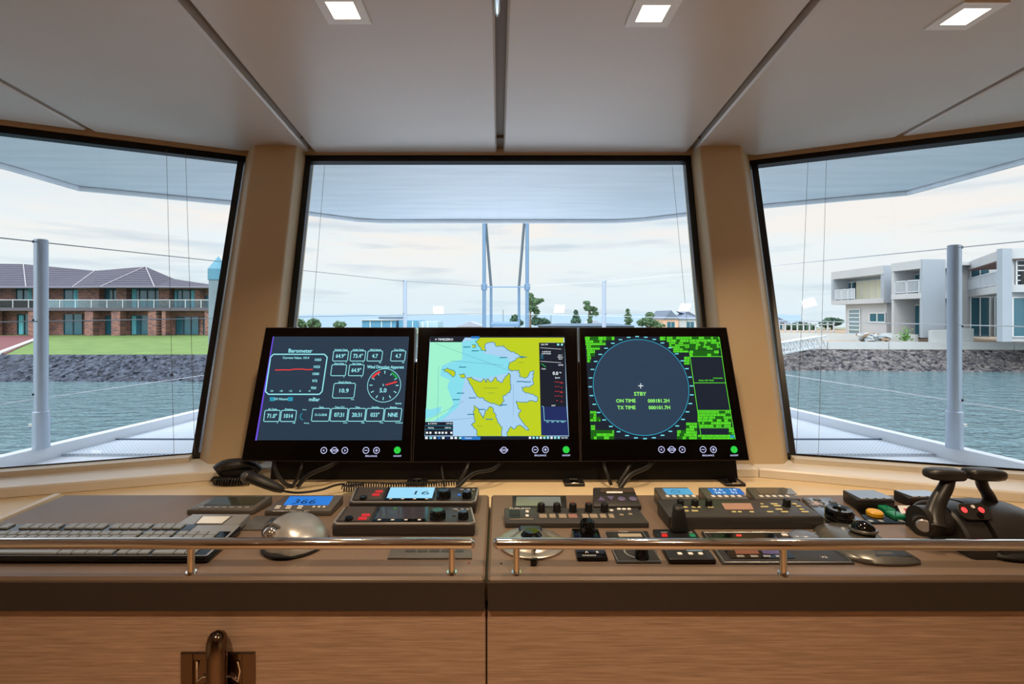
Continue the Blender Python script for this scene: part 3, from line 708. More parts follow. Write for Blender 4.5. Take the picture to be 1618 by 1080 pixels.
m.ring(p1, uc, vc, R*.78, R*.9, w1+.0001, G_red, 10, math.radians(110), math.radians(150)); m.ring(p1, uc, vc, R*.78, R*.9, w1+.0001, G_dot, 10, math.radians(30), math.radians(62))
mfill(m, p1, [Z1(1030, 482), Z1(1110, 458), Z1(1116, 468), Z1(1034, 490)], G_red, w1+.0002)
mtext(m, p1, '5.0', *Z1(1014, 524), 6.6, G_cy); mtext(m, p1, '5', *Z1(1016, 486), 3.4, G_cy); mtext(m, p1, 'knots', *Z1(1124, 616), 3, G_cy)
mtext(m, p1, 'Knots', *Z1(458, 661), 1.8, G_cy); mtext(m, p1, 'Bearing', *Z1(472, 756), 1.8, G_cy)
m.ring(p1, *p1.uv(*Z1(452, 708)), .0085, .0105, w1, G_teal, 14, math.radians(120), math.radians(260))
m.build('screen_readouts', r1)
touch(r1, p1, [('L', *Z1(594, 950)), ('o', *Z1(668, 950)), ('R', *Z1(743, 950)), ('-', *Z1(893, 950)), ('+', *Z1(968, 950)), ('p', *Z1(1116, 948))], 711)

# centre: chart plotter
r2, p2 = monitor('centre marine monitor showing a yellow and blue harbour chart', (661, 517), (912, 517), (652, 730), (917, 729))
Z2 = lambda x, y: (640+x/4.5, 500+y/4.5)
m = MB(); mfill(m, p2, [Z2(138, 872), Z2(1166, 872), Z2(1132, 146), Z2(178, 146)], G_sea, .0014); m.build('screen', r2)
m = MB(); ww = .0018
mfill(m, p2, [Z2(178, 180), Z2(410, 180), Z2(560, 146), Z2(560, 260), Z2(740, 300), Z2(735, 400), Z2(560, 440), Z2(430, 420), Z2(420, 470), Z2(380, 640), Z2(260, 740), Z2(150, 745)], G_mid, .0016)
mfill(m, p2, [Z2(178, 180), Z2(405, 180), Z2(408, 305), Z2(330, 320), Z2(262, 350), Z2(250, 420), Z2(318, 450), Z2(300, 500), Z2(345, 620), Z2(300, 680), Z2(200, 745), Z2(145, 745)], G_mint, .0017)
mfill(m, p2, [Z2(148, 655), Z2(180, 660), Z2(215, 650), Z2(260, 640), Z2(250, 680), Z2(200, 710), Z2(146, 728)], G_mid, .00175)
lands = [[(530, 150), (500, 175), (520, 195), (540, 240), (575, 247), (570, 197), (600, 185), (640, 190), (660, 215), (700, 205), (740, 240), (790, 265), (850, 290), (790, 298), (740, 340), (735, 370), (770, 385), (810, 380), (820, 430), (870, 430), (900, 390), (915, 385), (905, 440), (915, 480), (880, 500), (830, 500), (840, 530), (900, 550), (945, 575), (940, 600), (880, 600), (830, 607), (790, 600), (800, 640), (825, 670), (805, 700), (830, 740), (882, 806), (850, 795), (820, 770), (800, 775), (770, 800), (750, 780), (735, 800), (725, 850), (965, 850), (1000, 850), (1000, 190), (1130, 190), (1130, 150)],
         [(435, 435), (470, 430), (500, 450), (540, 465), (560, 440), (580, 470), (590, 440), (615, 465), (640, 430), (680, 470), (720, 420), (735, 400), (750, 425), (755, 490), (745, 540), (700, 560), (705, 600), (690, 630), (640, 620), (600, 610), (560, 580), (520, 570), (495, 540), (480, 500), (455, 470)],
         [(490, 630), (520, 650), (540, 700), (555, 725), (570, 680), (600, 640), (630, 660), (650, 720), (670, 760), (690, 800), (690, 850), (520, 850), (510, 810), (470, 770), (500, 740), (490, 690)],
         [(262, 375), (300, 365), (350, 385), (355, 420), (340, 430), (310, 400)], [(385, 412), (420, 405), (430, 430), (395, 432)], [(475, 200), (500, 198), (502, 220), (480, 222)]]
def rough(P, n=4, amp=12):
    rs = random.Random(5); o = []
    for i, a in enumerate(P):
        b = P[(i+1) % len(P)]; L = math.hypot(b[0]-a[0], b[1]-a[1]); k = max(1, int(L/12)) if L < 160 else 1
        for j in range(k):
            t = j/k; jx, jy = (rs.uniform(-amp, amp), rs.uniform(-amp, amp)) if j else (0, 0); o.append((a[0]+(b[0]-a[0])*t+jx*.6, a[1]+(b[1]-a[1])*t+jy*.6))
    return o
for L in lands:
    Q = rough(L); mfill(m, p2, [Z2(*q) for q in Q], G_land, ww)
    Q2 = [q for q in Q if q[0] < 955]; mline(m, p2, [Z2(*q) for q in Q2], .95, G_coast, ww+.0001) if L is not lands[0] else mline(m, p2, [Z2(*q) for q in Q[:Q.index(max(Q[:-8], key=lambda q: q[1]))]], .95, G_coast, ww+.0001)
rs = random.Random(3)
for i in range(46):
    x, y = rs.uniform(200, 930), rs.uniform(200, 830); mtext(m, p2, rs.choice(('12', '7', '23', '18', '31', '5', '9', 'R', 'o')), *Z2(x, y), 1.0, G_ink, .0021, bold=False)
for a, b in (((215, 190), (760, 390)), ((240, 350), (230, 740)), ((150, 740), (420, 600)), ((330, 315), (700, 345)), ((770, 480), (770, 700)), ((260, 740), (480, 720))): mline(m, p2, [Z2(*a), Z2(*b)], .35, G_ink, ww+.0002)
for x, y in ((440, 217), (700, 292), (395, 545), (365, 590), (480, 578), (820, 462), (870, 465), (545, 660), (600, 730), (700, 628), (470, 695), (410, 360), (500, 244), (840, 290)):
    mfill(m, p2, [Z2(x-26, y-4), Z2(x+26, y-4), Z2(x+26, y+2), Z2(x-26, y+3)], G_coast, ww+.0002)
mtext(m, p2, 'WHANGAPARAOA', *Z2(610, 508), 1.9, G_gtext, .0021); mtext(m, p2, 'Peninsula', *Z2(615, 542), 1.7, G_gtext, .0021); mtext(m, p2, 'Manukau', *Z2(825, 326), 1.7, G_gtext, .0021); mtext(m, p2, 'Otahuhu', *Z2(530, 775), 1.7, G_gtext, .0021)
# ui
mfill(m, p2, [Z2(178, 182), Z2(404, 182), Z2(426, 150), Z2(178, 148)], G_bar, .0020); mtext(m, p2, '≡ TIMEZERO', *Z2(278, 163), 3.4, G_wh, .0023, sx=1.1)
mfill(m, p2, [Z2(178, 150), Z2(1132, 150), Z2(1132, 141), Z2(178, 141)], G_bar, .0021); mfill(m, p2, [Z2(470, 156), Z2(530, 156), Z2(530, 141), Z2(470, 141)], G_tb, .0022)
mfill(m, p2, [Z2(952, 186), Z2(1134, 186), Z2(1148, 640), Z2(962, 640)], G_bar, .0020); mfill(m, p2, [Z2(962, 640), Z2(1148, 640), Z2(1163, 845), Z2(968, 845)], G_bar2, .0020)
mtext(m, p2, '5:01 PM', *Z2(990, 199), 2.4, G_wh, .0023); mfill(m, p2, [Z2(1080, 193), Z2(1096, 193), Z2(1096, 206), Z2(1080, 206)], G_cy, .0022); mfill(m, p2, [Z2(1108, 193), Z2(1122, 193), Z2(1122, 206), Z2(1108, 206)], G_cy, .0022)
for y in (222, 318): mline(m, p2, [Z2(962, y), Z2(1110, y+10)], .5, G_wh, .0022)
for i, t in enumerate(('S 36°50.123', 'E174°46.550')): mtext(m, p2, t, *Z2(1004, 250+i*14), 2.0, G_wh, .0023)
for i, t in enumerate(('COG', 'SOG', 'HDG')): mtext(m, p2, t, *Z2(973, 275+i*11), 1.5, G_teal, .0023); mtext(m, p2, ('033.1°', '000.0 kn', '033.0')[i], *Z2(1103, 275+i*13), 1.8, G_wh, .0023)
mline(m, p2, [Z2(970, 335), Z2(1000, 358)], 1.6, G_dot, .0022); mtext(m, p2, '4.4 ft', *Z2(1105, 344), 2.6, G_wh, .0023); mtext(m, p2, 'Depth', *Z2(985, 371), 1.8, G_wh, .0023); mtext(m, p2, '0.0', *Z2(1068, 403), 5.2, G_wh, .0023); mtext(m, p2, 'kn', *Z2(1104, 397), 2.2, G_wh, .0023); mtext(m, p2, 'Speed', *Z2(1082, 434), 2.2, G_wh, .0023)
for i in range(5): mtext(m, p2, ('---.-', '-- --', '---.-', '-- --', '--')[i], *Z2(1080, 462+i*33), 3.4, G_red, .0023); mtext(m, p2, ('Nm', 'h', 'Nm', 'T', 'm')[i], *Z2(1112, 470+i*33), 2.2, G_red, .0023)
mtext(m, p2, 'DOT', *Z2(1055, 632), 2, G_wh, .0023); mline(m, p2, [Z2(972, 636), Z2(984, 640), Z2(990, 738), Z2(1146, 742)], .7, G_cy, .0022)
for i in range(4): mtext(m, p2, ('15m', '10m', '5m', 'Now')[i], *Z2(1013+i*36, 748), 1.8, G_cy, .0023)
mfill(m, p2, [Z2(145, 748), Z2(342, 748), Z2(341, 845), Z2(141, 845)], G_bar, .0020)
mtext(m, p2, '▲ S 36°50.1', *Z2(195, 760), 2.0, G_wh, .0023); mtext(m, p2, '174°46.5', *Z2(316, 760), 2.0, G_wh, .0023); mtext(m, p2, 'Bearing', *Z2(185, 789), 2.0, G_wh, .0023); mtext(m, p2, '0.00 Nm', *Z2(306, 789), 2.0, G_wh, .0023)
for y in (775, 800): mline(m, p2, [Z2(144, y), Z2(342, y)], .5, G_teal, .0022)
for x in (157, 181, 220, 245, 268, 293, 330): mfill(m, p2, [Z2(x-7, 818), Z2(x+7, 818), Z2(x+7, 832), Z2(x-7, 832)], G_wh, .0022)
mfill(m, p2, [Z2(139, 850), Z2(1165, 850), Z2(1166, 874), Z2(138, 874)], G_bar, .0021)
for i, x in enumerate((153, 184, 212, 243, 272, 303, 332, 361, 393)): mfill(m, p2, [Z2(x-9, 854), Z2(x+9, 854), Z2(x+9, 869), Z2(x-9, 869)], (G_wh, G_cy, G_wh, G_tb, G_wh, G_bar2, G_wh, G_wh, G_cy)[i], .0023)
mfill(m, p2, [Z2(404, 853), Z2(536, 853), Z2(536, 875), Z2(404, 875)], G_tb, .0023); mtext(m, p2, 'TimeZero', *Z2(450, 862), 1.9, G_wh, .0025)
for i in range(9): mfill(m, p2, [Z2(880+i*25.5, 853), Z2(896+i*25.5, 853), Z2(896+i*25.5, 868), Z2(880+i*25.5, 868)], (G_wh, G_cy, G_cy)[i % 3], .0023)
mtext(m, p2, '8:31 PM', *Z2(1132, 861), 2.0, G_wh, .0023)
m.build('chart_display', r2)
touch(r2, p2, [('o', *Z2(703, 948)), ('-', *Z2(925, 945)), ('+', *Z2(998, 945)), ('p', *Z2(1145, 945))], 710)

# right: radar
r3, p3 = monitor('right marine monitor showing a green radar standby screen', (915, 517), (1148, 517), (918, 729), (1184, 727))
Z3 = lambda x, y: (900+x/4.5, 500+y/4.5)
m = MB(); mfill(m, p3, [Z3(150, 872), Z3(1178, 872), Z3(1060, 142), Z3(108, 142)], G_bg3, .0014); m.build('screen', r3)
m = MB(); w3 = .0018
corners = [Z3(150, 872), Z3(1178, 872), Z3(1060, 142), Z3(108, 142)]
uc, vc = p3.uv(*Z3(505, 492)); ul, _ = p3.uv(*Z3(160, 492)); ur, _ = p3.uv(*Z3(852, 492)); _, vt = p3.uv(*Z3(490, 165)); _, vbm = p3.uv(*Z3(520, 842))
R = (ur-ul)/2; uc = (ul+ur)/2; vc = (vt+vbm)/2; R = ((ur-ul)/2+(vt-vbm)/2)/2
m.lathe(p3, uc, vc, [(R, .0015), (R, .00165)], G_disc, 72); m.ring(p3, uc, vc, R*.985, R, .0019, G_teal, 80)
for i in range(36):
    a = 2*PI*i/36; mm_u, mm_v = uc+R*1.055*math.cos(a), vc+R*1.055*math.sin(a)
    m.rect(p3, mm_u-.0050, mm_v-.0014, mm_u+.0050, mm_v+.0014, .0017, .0019, G_tick)
mline(m, p3, [Z3(486, 492), Z3(523, 492)], 1.1, G_wh, .0021); mline(m, p3, [Z3(504, 474), Z3(504, 511)], 1.1, G_wh, .0021)
mtext(m, p3, 'STBY', *Z3(499, 549), 5.8, G_lime, .0021, sx=1.05)
mtext(m, p3, 'ON TIME', *Z3(398, 598), 5.4, G_lime, .0021); mtext(m, p3, '000181.2H', *Z3(630, 598), 5.4, G_lime, .0021)
mtext(m, p3, 'TX TIME', *Z3(402, 646), 5.4, G_lime, .0021); mtext(m, p3, '000101.7H', *Z3(636, 646), 5.4, G_lime, .0021)
rs = random.Random(11)
def skx(x, y): return x   # blocks follow the screen's own slant
def block(x0, y0, x1, y1, rows, cols, dens=.75):
    """dense table of green cells with tiny figures"""
    mfill(m, p3, [Z3(x0, y1), Z3(x1, y1), Z3(x1, y0), Z3(x0, y0)], G_dgr, .0016)
    for rr in range(rows):
        y = y0+(y1-y0)*rr/rows; hh = (y1-y0)/rows; x = x0
        while x < x1-4:
            wd = rs.uniform(.5, 1.6)*(x1-x0)/cols; xe = min(x1, x+wd)
            if rs.random() < dens:
                mfill(m, p3, [Z3(x+1, y+hh-1.5), Z3(xe-1.5, y+hh-1.5), Z3(xe-1.5, y+2), Z3(x+1, y+2)], G_grn, w3)
                if xe-x > 10: mtext(m, p3, rs.choice(('EBL', 'VRM', 'HDG', 'SPD', '12', '0.25', 'AUTO', 'TRU', 'N UP')), *Z3((x+xe)/2, y+hh/2), hh/4.5*.5, G_dgr, .0021, sx=min(1.4, (xe-x)/30), bold=False)
            x = xe
block(108, 142, 318, 168, 1, 6); block(112, 168, 256, 204, 2, 4); block(118, 204, 216, 236, 2, 3); block(122, 236, 180, 284, 2, 2); block(124, 284, 152, 326, 2, 1)
block(640, 142, 700, 170, 1, 3); block(690, 142, 850, 182, 2, 5); block(706, 182, 850, 224, 3, 5); block(735, 224, 845, 256, 2, 4); block(850, 142, 1062, 180, 2, 7, .65); block(852, 180, 1066, 236, 4, 8, .5); block(852, 240, 1060, 284, 2, 5, .4); block(812, 284, 852, 342, 3, 2)
block(145, 670, 190, 745, 4, 2); block(190, 712, 218, 745, 2, 1); block(150, 770, 182, 806, 2, 1); block(150, 806, 316, 872, 3, 6, .6)
block(908, 668, 1146, 786, 6, 9, .72); block(826, 752, 905, 872, 6, 3, .7); block(762, 806, 826, 872, 3, 2, .6); block(910, 838, 1176, 872, 2, 10, .8); block(1130, 786, 1165, 838, 3, 1)
mline(m, p3, [Z3(1062, 150), Z3(1108, 470), Z3(1140, 665), Z3(1176, 872)], .9, G_grn, .0019); mline(m, p3, [Z3(850, 250), Z3(880, 470), Z3(908, 668), Z3(932, 850)], .9, G_grn, .0019)
for a, b in (((855, 284), (1084, 284)), ((876, 471), (1112, 471)), ((906, 666), (1146, 666)), ((920, 790), (1160, 790)), ((880, 462), (1106, 440))): 
    if a[1] != 462: mline(m, p3, [Z3(*a), Z3(*b)], .9, G_grn, .0019)
mtext(m, p3, 'TRAIL OFF TRUE', *Z3(968, 454), 2.3, G_grn, .0021); mtext(m, p3, 'TT/AIS INFO', *Z3(1052, 438), 2.0, G_grn, .0021)
mfill(m, p3, [Z3(1140, 862), Z3(1172, 862), Z3(1168, 842), Z3(1138, 842)], G_teal, .0022)
m.build('radar_display', r3)
touch(r3, p3, [('L', *Z3(652, 944)), ('o', *Z3(725, 944)), ('R', *Z3(799, 944)), ('-', *Z3(947, 944)), ('+', *Z3(1021, 944)), ('p', *Z3(1168, 944))], 710)

# black mounting board behind/below the monitors, with clips
BB = Plane(Vector(((428-788)/764*1.31, 1.305, ZS)), (1, 0, 0), (0, .24, 1))
r = thing('monitor_mount', 'long black mounting board the three monitors are fixed to', 'mount', (0.0, 1.31, ZS))
m = MB(); xe = (1165-788)/764*1.31-BB.o.x; m.rect(BB, 0, .0005, xe, .32, -.012, 0, M_black, .004, .001); m.build('board', r)
for px in (905, 1152, 660):
    m = MB(); x = (px-788)/764*1.29
    m.rect(horiz(0), x-.026, 1.252, x+.026, 1.300, ZS+.0003, ZS+.008, M_blk, .002, .001); m.rect(horiz(0), x-.011, 1.250, x+.011, 1.285, ZS+.0081, ZS+.011, M_chrome, .003, .001); m.build('hinge_clip', r)
def bez(P, n=14):
    P = [Vector(p) for p in P]; o = []
    for i in range(len(P)-1):
        p0 = P[max(i-1, 0)]; a = P[i]; b = P[i+1]; p3_ = P[min(i+2, len(P)-1)]
        for k in range(n):
            t = k/n; o.append(.5*((2*a)+(b-p0)*t+(2*p0-5*a+4*b-p3_)*t*t+(3*a-p0-3*b+p3_)*t**3))
    o.append(P[-1]); return o
def cable(pts, rr, lab):
    m = MB(); m.tube(bez([W(*p) for p in pts], 8), rr, M_cable, 8); single(m.build('cable'), lab, 'cable', 'black cables under the monitors')
cable([(440, 724, 1.303), (434, 738, 1.26), (448, 762, 1.24), (462, 768, 1.245)], .0055, 'black cable under the left monitor, curving right beside the handset')
cable([(478, 724, 1.303), (476, 738, 1.26), (468, 758, 1.25), (462, 768, 1.24)], .0045, 'black cable under the left monitor, hanging almost straight')
cable([(540, 724, 1.303), (520, 736, 1.26), (488, 750, 1.24), (470, 768, 1.235)], .0060, 'black cable under the left monitor, sweeping down to the left')
cable([(700, 724, 1.303), (698, 740, 1.27), (702, 768, 1.24)], .003, 'thin black cable under the centre monitor, straight down')
cable([(742, 724, 1.303), (738, 738, 1.26), (722, 766, 1.24)], .0052, 'black cable under the centre monitor behind the looping cable')
cable([(800, 724, 1.303), (778, 741, 1.25), (748, 748, 1.22), (722, 770, 1.18)], .0050, 'black looping cable from the centre monitor down behind the radios')
cable([(952, 724, 1.303), (956, 740, 1.26), (966, 766, 1.24)], .0050, 'black cable under the right monitor, left of the crossing pair')
cable([(1000, 724, 1.303), (992, 740, 1.27), (976, 764, 1.255)], .0052, 'black cable under the right monitor, middle of the bunch')
cable([(1036, 724, 1.303), (1022, 738, 1.26), (996, 750, 1.235), (980, 770, 1.215)], .0058, 'black cable under the right monitor, sweeping down to the left')

# ------------------------------------------------------------------ keyboard
kf = ZC*FX/(CY-890); fr = W(329, 885, kf); 
KW = .455; xr = (329-788)/764*kf
kb = [Vector((xr-KW, kf, ZC+.0003)), Vector((xr, kf, ZC+.0003)), Vector((xr-.004, kf+.112, ZC+.0003)), Vector((xr-KW-.004, kf+.112, ZC+.0003))]
kt = [Vector((xr-KW, kf, ZC+.010)), Vector((xr, kf, ZC+.010)), Vector((xr-.004, kf+.112, ZC+.017)), Vector((xr-KW-.004, kf+.112, ZC+.017))]
r = thing('keyboard', 'black and silver computer keyboard behind the left grab rail', 'keyboard', (xr-KW/2, kf+.07, ZC))
m = MB(); m.hexa(kb, kt, M_gloss, .004, 3); m.build('base', r)
pk = Plane(kt[0], (1, 0, 0), kt[3]-kt[0])
m = MB(); M_kplate = mat('keyboard_plate', (150, 152, 155), .28, .35); m.rect(pk, .004, .004, KW-.004, .109, 0, .0008, M_kplate, .004); m.build('silver_plate', r)
kv = [pk.uv(200, y)[1] for y in (829.3, 836.8, 840.4, 848.5, 856.5, 866.5, 876.5)]
m = MB(); m.rect(pk, .007, kv[6]-.001, KW-.085, kv[0]+.0015, .0008, .0012, M_gloss, .002); m.rect(pk, KW-.085, kv[6]-.001, KW-.008, kv[2]+.001, .0008, .0012, M_gloss, .002); m.build('key_well', r)
m = MB(); pquad(m, pk, [(279, 829), (377, 829), (395, 812.5), (304, 812.5)], -.010, .0012, M_kplate, .001); pquad(m, pk, [(306, 829), (352, 829), (368, 816), (319, 816)], .0012, .0018, M_grey); pquad(m, pk, [(310, 828), (350, 828), (364, 817), (321, 817)], .0018, .0024, mat('small_lcd', (226, 228, 224), .15)); m.build('status_display', r, label='pale display window on a silver extension at the right end')
v5 = kv[6]; pit = (kv[2]-v5)/5
rows = [(kv[1], kv[0]-kv[1], 0)]+[(v5+pit*(5-i), pit-.0016, i) for i in (1, 2, 3, 4, 5)]
P_ = .0186; meshes = {}
def key(u, v, wd, hh):
    if pk.P(u, v).x/pk.P(u, v).y < -1.06: return
    k_ = (round(wd, 4), round(hh, 4))
    mb2 = MB(); mb2.rect(pk, u+.001, v, u+wd-.001, v+hh, .0004, .0042, M_key, .0018, .0012, 3); mb2.build('key', r)
L0 = .010
for v, hh, i in rows:
    if i == 0:
        for j, g in enumerate([0, 2, 3, 4, 5, 6.5, 7.5, 8.5, 9.5, 11, 12, 13, 14]): key(L0+g*P_, v, P_, hh)
        for j in range(3): key(L0+(15.25+j)*P_, v, P_, hh)
    else:
        lay = {1: [1]*13+[2], 2: [1.5]+[1]*12+[1.5], 3: [1.75]+[1]*11+[2.25], 4: [2.25]+[1]*10+[2.75], 5: [1.5, 1.25, 1.25, 6, 1.25, 1.25, 1.25, 1.25]}[i]
        x = 0
        for q in lay: key(L0+x*P_, v, q*P_, hh); x += q
        if i in (1, 2, 5):
            for j in range(3): key(L0+(15.25+j)*P_, v, P_, hh)
        if i == 4: key(L0+16.25*P_, v, P_, hh)
        if i in (1, 2): 
            for j in range(4): key(L0+(18.5+j)*P_, v, P_, hh)
        if i in (3, 4):
            for j in range(3): key(L0+(18.5+j)*P_, v, P_, hh)
        if i == 5: key(L0+18.5*P_, v, 2*P_, hh); key(L0+20.5*P_, v, P_, hh); key(L0+21.5*P_, v, P_, hh+pit)

# ------------------------------------------------------------------ left console instruments
M_instr = mat('instrument_case', (88, 84, 80), .35)
r, pl = device('autopilot_display', 'grey instrument with glossy unlit screen above the keyboard corner', 'instrument', (294, 399), (336, 431), 814, 805, 782, .02, M_instr, .003)
m = MB(); pquad(m, pl, [(322, 798), (401, 798), (420, 785), (344, 785)], 0, .0008, mat('reflective_screen', (70, 74, 66), .04, .3)); m.build('screen', r)
for i in range(7): button(r, pl, 318+i*12, 801.5, 7, 1.8, M_silver, .0014)
r, pl = device('heading_display', 'grey instrument with blue screen reading 366, left of the radios', 'instrument', (417, 523), (452, 543), 815, 806, 781, .02, M_instr, .003)
G_blue = glow('blue_lcd', (40, 120, 214)); G_dk = mat('lcd_ink', (12, 30, 70), .5)
m = MB(); pquad(m, pl, [(448, 797.5), (519, 797.5), (527, 784), (458, 784)], 0, .0008, G_blue); m.build('screen', r)
m = MB(); ptext(m, pl, '366', 482, 792.5, 7, G_dk, .0012, 1.25); ptext(m, pl, 'AUTOPILOT CONTROL UNIT', 460, 807.2, 1.6, M_white, .0005); m.build('lettering', r)
for x in (440, 457, 475): 
    for y in (799.5, 802.5): button(r, pl, x-(y-799.5)*.7, y, 8, 1.6, M_white, .0012)
for x in (497, 505, 513): button(r, pl, x-1, 800.5, 4, 2, M_white, .0012)
r, pl = device('touch_controller', 'low flat grey panel partly behind the silver trackball', 'panel', (382, 482), (402, 500), 838, 836, 814, .006, M_grey, .0015)
m = MB(); pquad(m, pl, [(418, 829), (464, 829), (472, 818), (428, 818)], 0, .0012, M_dgrey, .0004); pquad(m, pl, [(424, 827), (461, 827), (467, 820), (432, 820)], .0012, .0018, M_lcdgl); m.build('touchpad', r)

# hand trackball: sculpted silver shell
r = thing('trackball_mouse', 'silver sculpted thumb trackball in front of the blue screen', 'mouse', (-.365, .87, ZC))
m = MB(); seg = 30; rings = 12; k = len(m.v); cx, cy = -.366, .872
for j in range(rings+1):
    t = j/rings
    for i in range(seg):
        a = 2*PI*i/seg; ca, sa = math.cos(a), math.sin(a)
        rx = .056 if ca > 0 else .050; ry = .062 if sa > 0 else .058
        pinch = 1-.16*math.exp(-((a-PI*1.42)/.35)**2)
        prof = math.cos(t*PI/2)**.62; hh = .041*math.sin(t*PI/2)**.9
        x = cx+rx*ca*prof*pinch-.014*t; y = cy+ry*sa*prof*pinch+.012*t
        m.v.append(Vector((x, y, ZC+.004+hh*(1-.18*max(0, ca)*prof))))
for j in range(rings):
    for i in range(seg): i2 = (i+1) % seg; m.face([k+j*seg+i, k+j*seg+i2, k+(j+1)*seg+i2, k+(j+1)*seg+i], M_silver)
m.build('shell', r, smooth=80)
m = MB(); m.lathe(horiz(0), cx, cy, [(.055, ZC+.0003), (.057, ZC+.003), (.056, ZC+.006)], M_blk, 32, True, 1, 1.06); m.build('base', r)
bc = W(428, 843, .845)
m = MB(); m.ell(bc, .0135, .0135, .0135, M_chrome, 22, 14); m.build('ball', r, smooth=80, label='shiny pale ball')
m = MB(); m.tube([bc+Vector((.016*math.cos(q), .004, .016*math.sin(q))) for q in [PI*2*i/24 for i in range(25)]], .0026, M_grey, 8); m.build('ball_collar', r)
m = MB(); m.tube([(-.392, .925, ZC+.035), (-.384, .93, ZC+.036), (-.376, .928, ZC+.037)], .003, M_grey, 8); m.build('button', r)

def vhf(lab, front, back, ybot, ytf, yback, hb, Df, lit):
    r, pl = device('vhf_radio', lab, 'radio', front, back, ybot, ytf, yback, hb, mat('radio_case', (46, 42, 41), .4), .004, 'two marine radios', Df=Df)
    m = MB(); us = [pl.uv(*q) for q in ((front[0], ytf), (front[1], ytf), (back[1], yback), (back[0], yback))]
    ua, va = us[0]; ub, _ = us[1]; _, vb = us[3]
    o = .0055; m2 = MB()
    # silver rim along the front and sides
    rim = [pl.P(us[3][0]+.002, vb-.012, 0), pl.P(us[0][0]+.002, va+.008, .0005), pl.P(us[0][0]+.010, va+.0015, .0005), pl.P(us[1][0]-.010, va+.0015, .0005), pl.P(us[1][0]-.002, va+.008, .0005), pl.P(us[2][0]-.002, vb-.012, 0)]
    m2.tube(rim, .0022, M_silver, 8); m2.build('rim', r)
    f = lambda s, t: (lerp(lerp(ua, ub, s), lerp(us[3][0], us[2][0], s), t), lerp(va, vb, t))
    def q4(s0, s1, t0, t1): return [f(s0, t0), f(s1, t0), f(s1, t1), f(s0, t1)]
    m = MB(); m.prism(pl, q4(.03, .25, .16, .94), 0, .0012, mat('speaker_brown', (66, 58, 54), .5)); m.build('speaker_grille', r)
    m = MB(); m.prism(pl, q4(.27, .66, .14, .93), 0, .0014, M_gloss)
    m.prism(pl, q4(.285, .645, .24, .90), .0014, .0019, glow('radio_lcd_lit', (150, 216, 248)) if lit else mat('radio_lcd_dim', (62, 62, 74), .1)); m.build('screen', r)
    m = MB()
    if lit: u_, v_ = f(.555, .55); m.text(pl, '16', u_, v_, .022, mat('lcd_digit', (16, 64, 104), .5), .0022, 'c', 1.35)
    for i in range(4): u_, v_ = f(.32+i*.095, .19); m.rect(pl, u_-.003, v_-.002, u_+.003, v_+.002, .0014, .002, M_white)
    for i, t in enumerate(('HI/LO', 'SCAN', 'DW')): u_, v_ = f(.86+i*.045, .82-.12*i); m.text(pl, t, u_, v_, .003, M_white, .0006)
    m.build('lettering', r)
    for s_, t_ in ((.205, .62), (.19, .42)) if lit else ((.205, .42), (.195, .24)):
        u_, v_ = f(s_, t_); m = MB(); m.rect(pl, u_-.008, v_-.004, u_+.008, v_+.004, .001, .004, glow('distress_red', (226, 44, 50), .8), .001, .001); m.build('button', r, 'red distress button')
    u_, v_ = f(.10, .22); m = MB(); m.cyl(pl, u_, v_, .009, 0, .006, M_gloss, .008, 20, .001); m.build('handset_socket', r)
    u_, v_ = f(.735, .30); m = MB(); m.cyl(pl, u_, v_, .0155, 0, .003, M_blk, .015, 26); m.cyl(pl, u_, v_, .0145, .003, .017, M_gloss, .0125, 26, .002)
    for i in range(14): a_ = 2*PI*i/14; m.cyl(pl, u_+.0140*math.cos(a_), v_+.0140*math.sin(a_), .0016, .003, .014, M_gloss, .0012, 6)
    m.build('knob', r, 'large channel knob')
    u_, v_ = f(.92, .30); m = MB(); m.cyl(pl, u_, v_, .010, 0, .002, M_blk, .010, 20); m.cyl(pl, u_, v_, .0092, .002, .014, M_gloss, .0082, 20, .001)
    for i in range(10): a_ = 2*PI*i/10; m.cyl(pl, u_+.009*math.cos(a_), v_+.009*math.sin(a_), .0012, .002, .012, M_gloss, .001, 6)
    m.build('knob', r, 'small volume knob')
    for s_, t_ in ((.70, .80), (.87, .78), (.92, .78), (.96, .78), (.855, .45)):
        u_, v_ = f(s_, t_); m = MB(); m.rect(pl, u_-.0035, v_-.0025, u_+.0035, v_+.0025, 0, .002, M_silver if s_ > .86 else (glow('radio_blue_key', (60, 120, 220), .8) if lit else M_dgrey), .001, .0006); m.build('button', r)
    return r, pl, f
vhf('marine radio with lit pale blue screen showing 16, rear of the pair', (551, 752), (563, 757), 812, 794, 768.5, .023, 1.005, True)
r, pl, f = vhf('marine radio with dark screen and red buttons, front of the pair', (524, 751), (546, 746), 847, 828, 799, .021, None, False)
m = MB(); u_, v_ = f(.40, .80); m.cyl(pl, u_, v_, .004, .0019, .0026, mat('green_dot', (60, 130, 70), .4), None, 12); m.build('indicator', r)
r, pl = device('flat_panel', 'small flat grey panel under the left rail beside its right post', 'panel', (612, 746), (618, 744), 883.5, 880.5, 865, .004, M_grey, .001)
m = MB(); 
for i in range(5): a_ = 640+i*19; prect(m, pl, a_, 868, a_+16, 872, 0, .0006, M_dgrey)
m.build('slots', r)
m = MB(); m.cyl(PC, *PC.uv(741, 889), .0022, 0, .0008, mat('rust', (140, 70, 40), .6), None, 10); single(m.build('screw_cap'), 'tiny rust-brown cap in the leather right of the left rail post', 'cap')
m = MB(); m.cyl(PC, *PC.uv(792, 890), .0022, 0, .0008, M_blk, None, 10); single(m.build('screw_cap'), 'tiny dark cap in the leather left of the right rail post', 'cap')

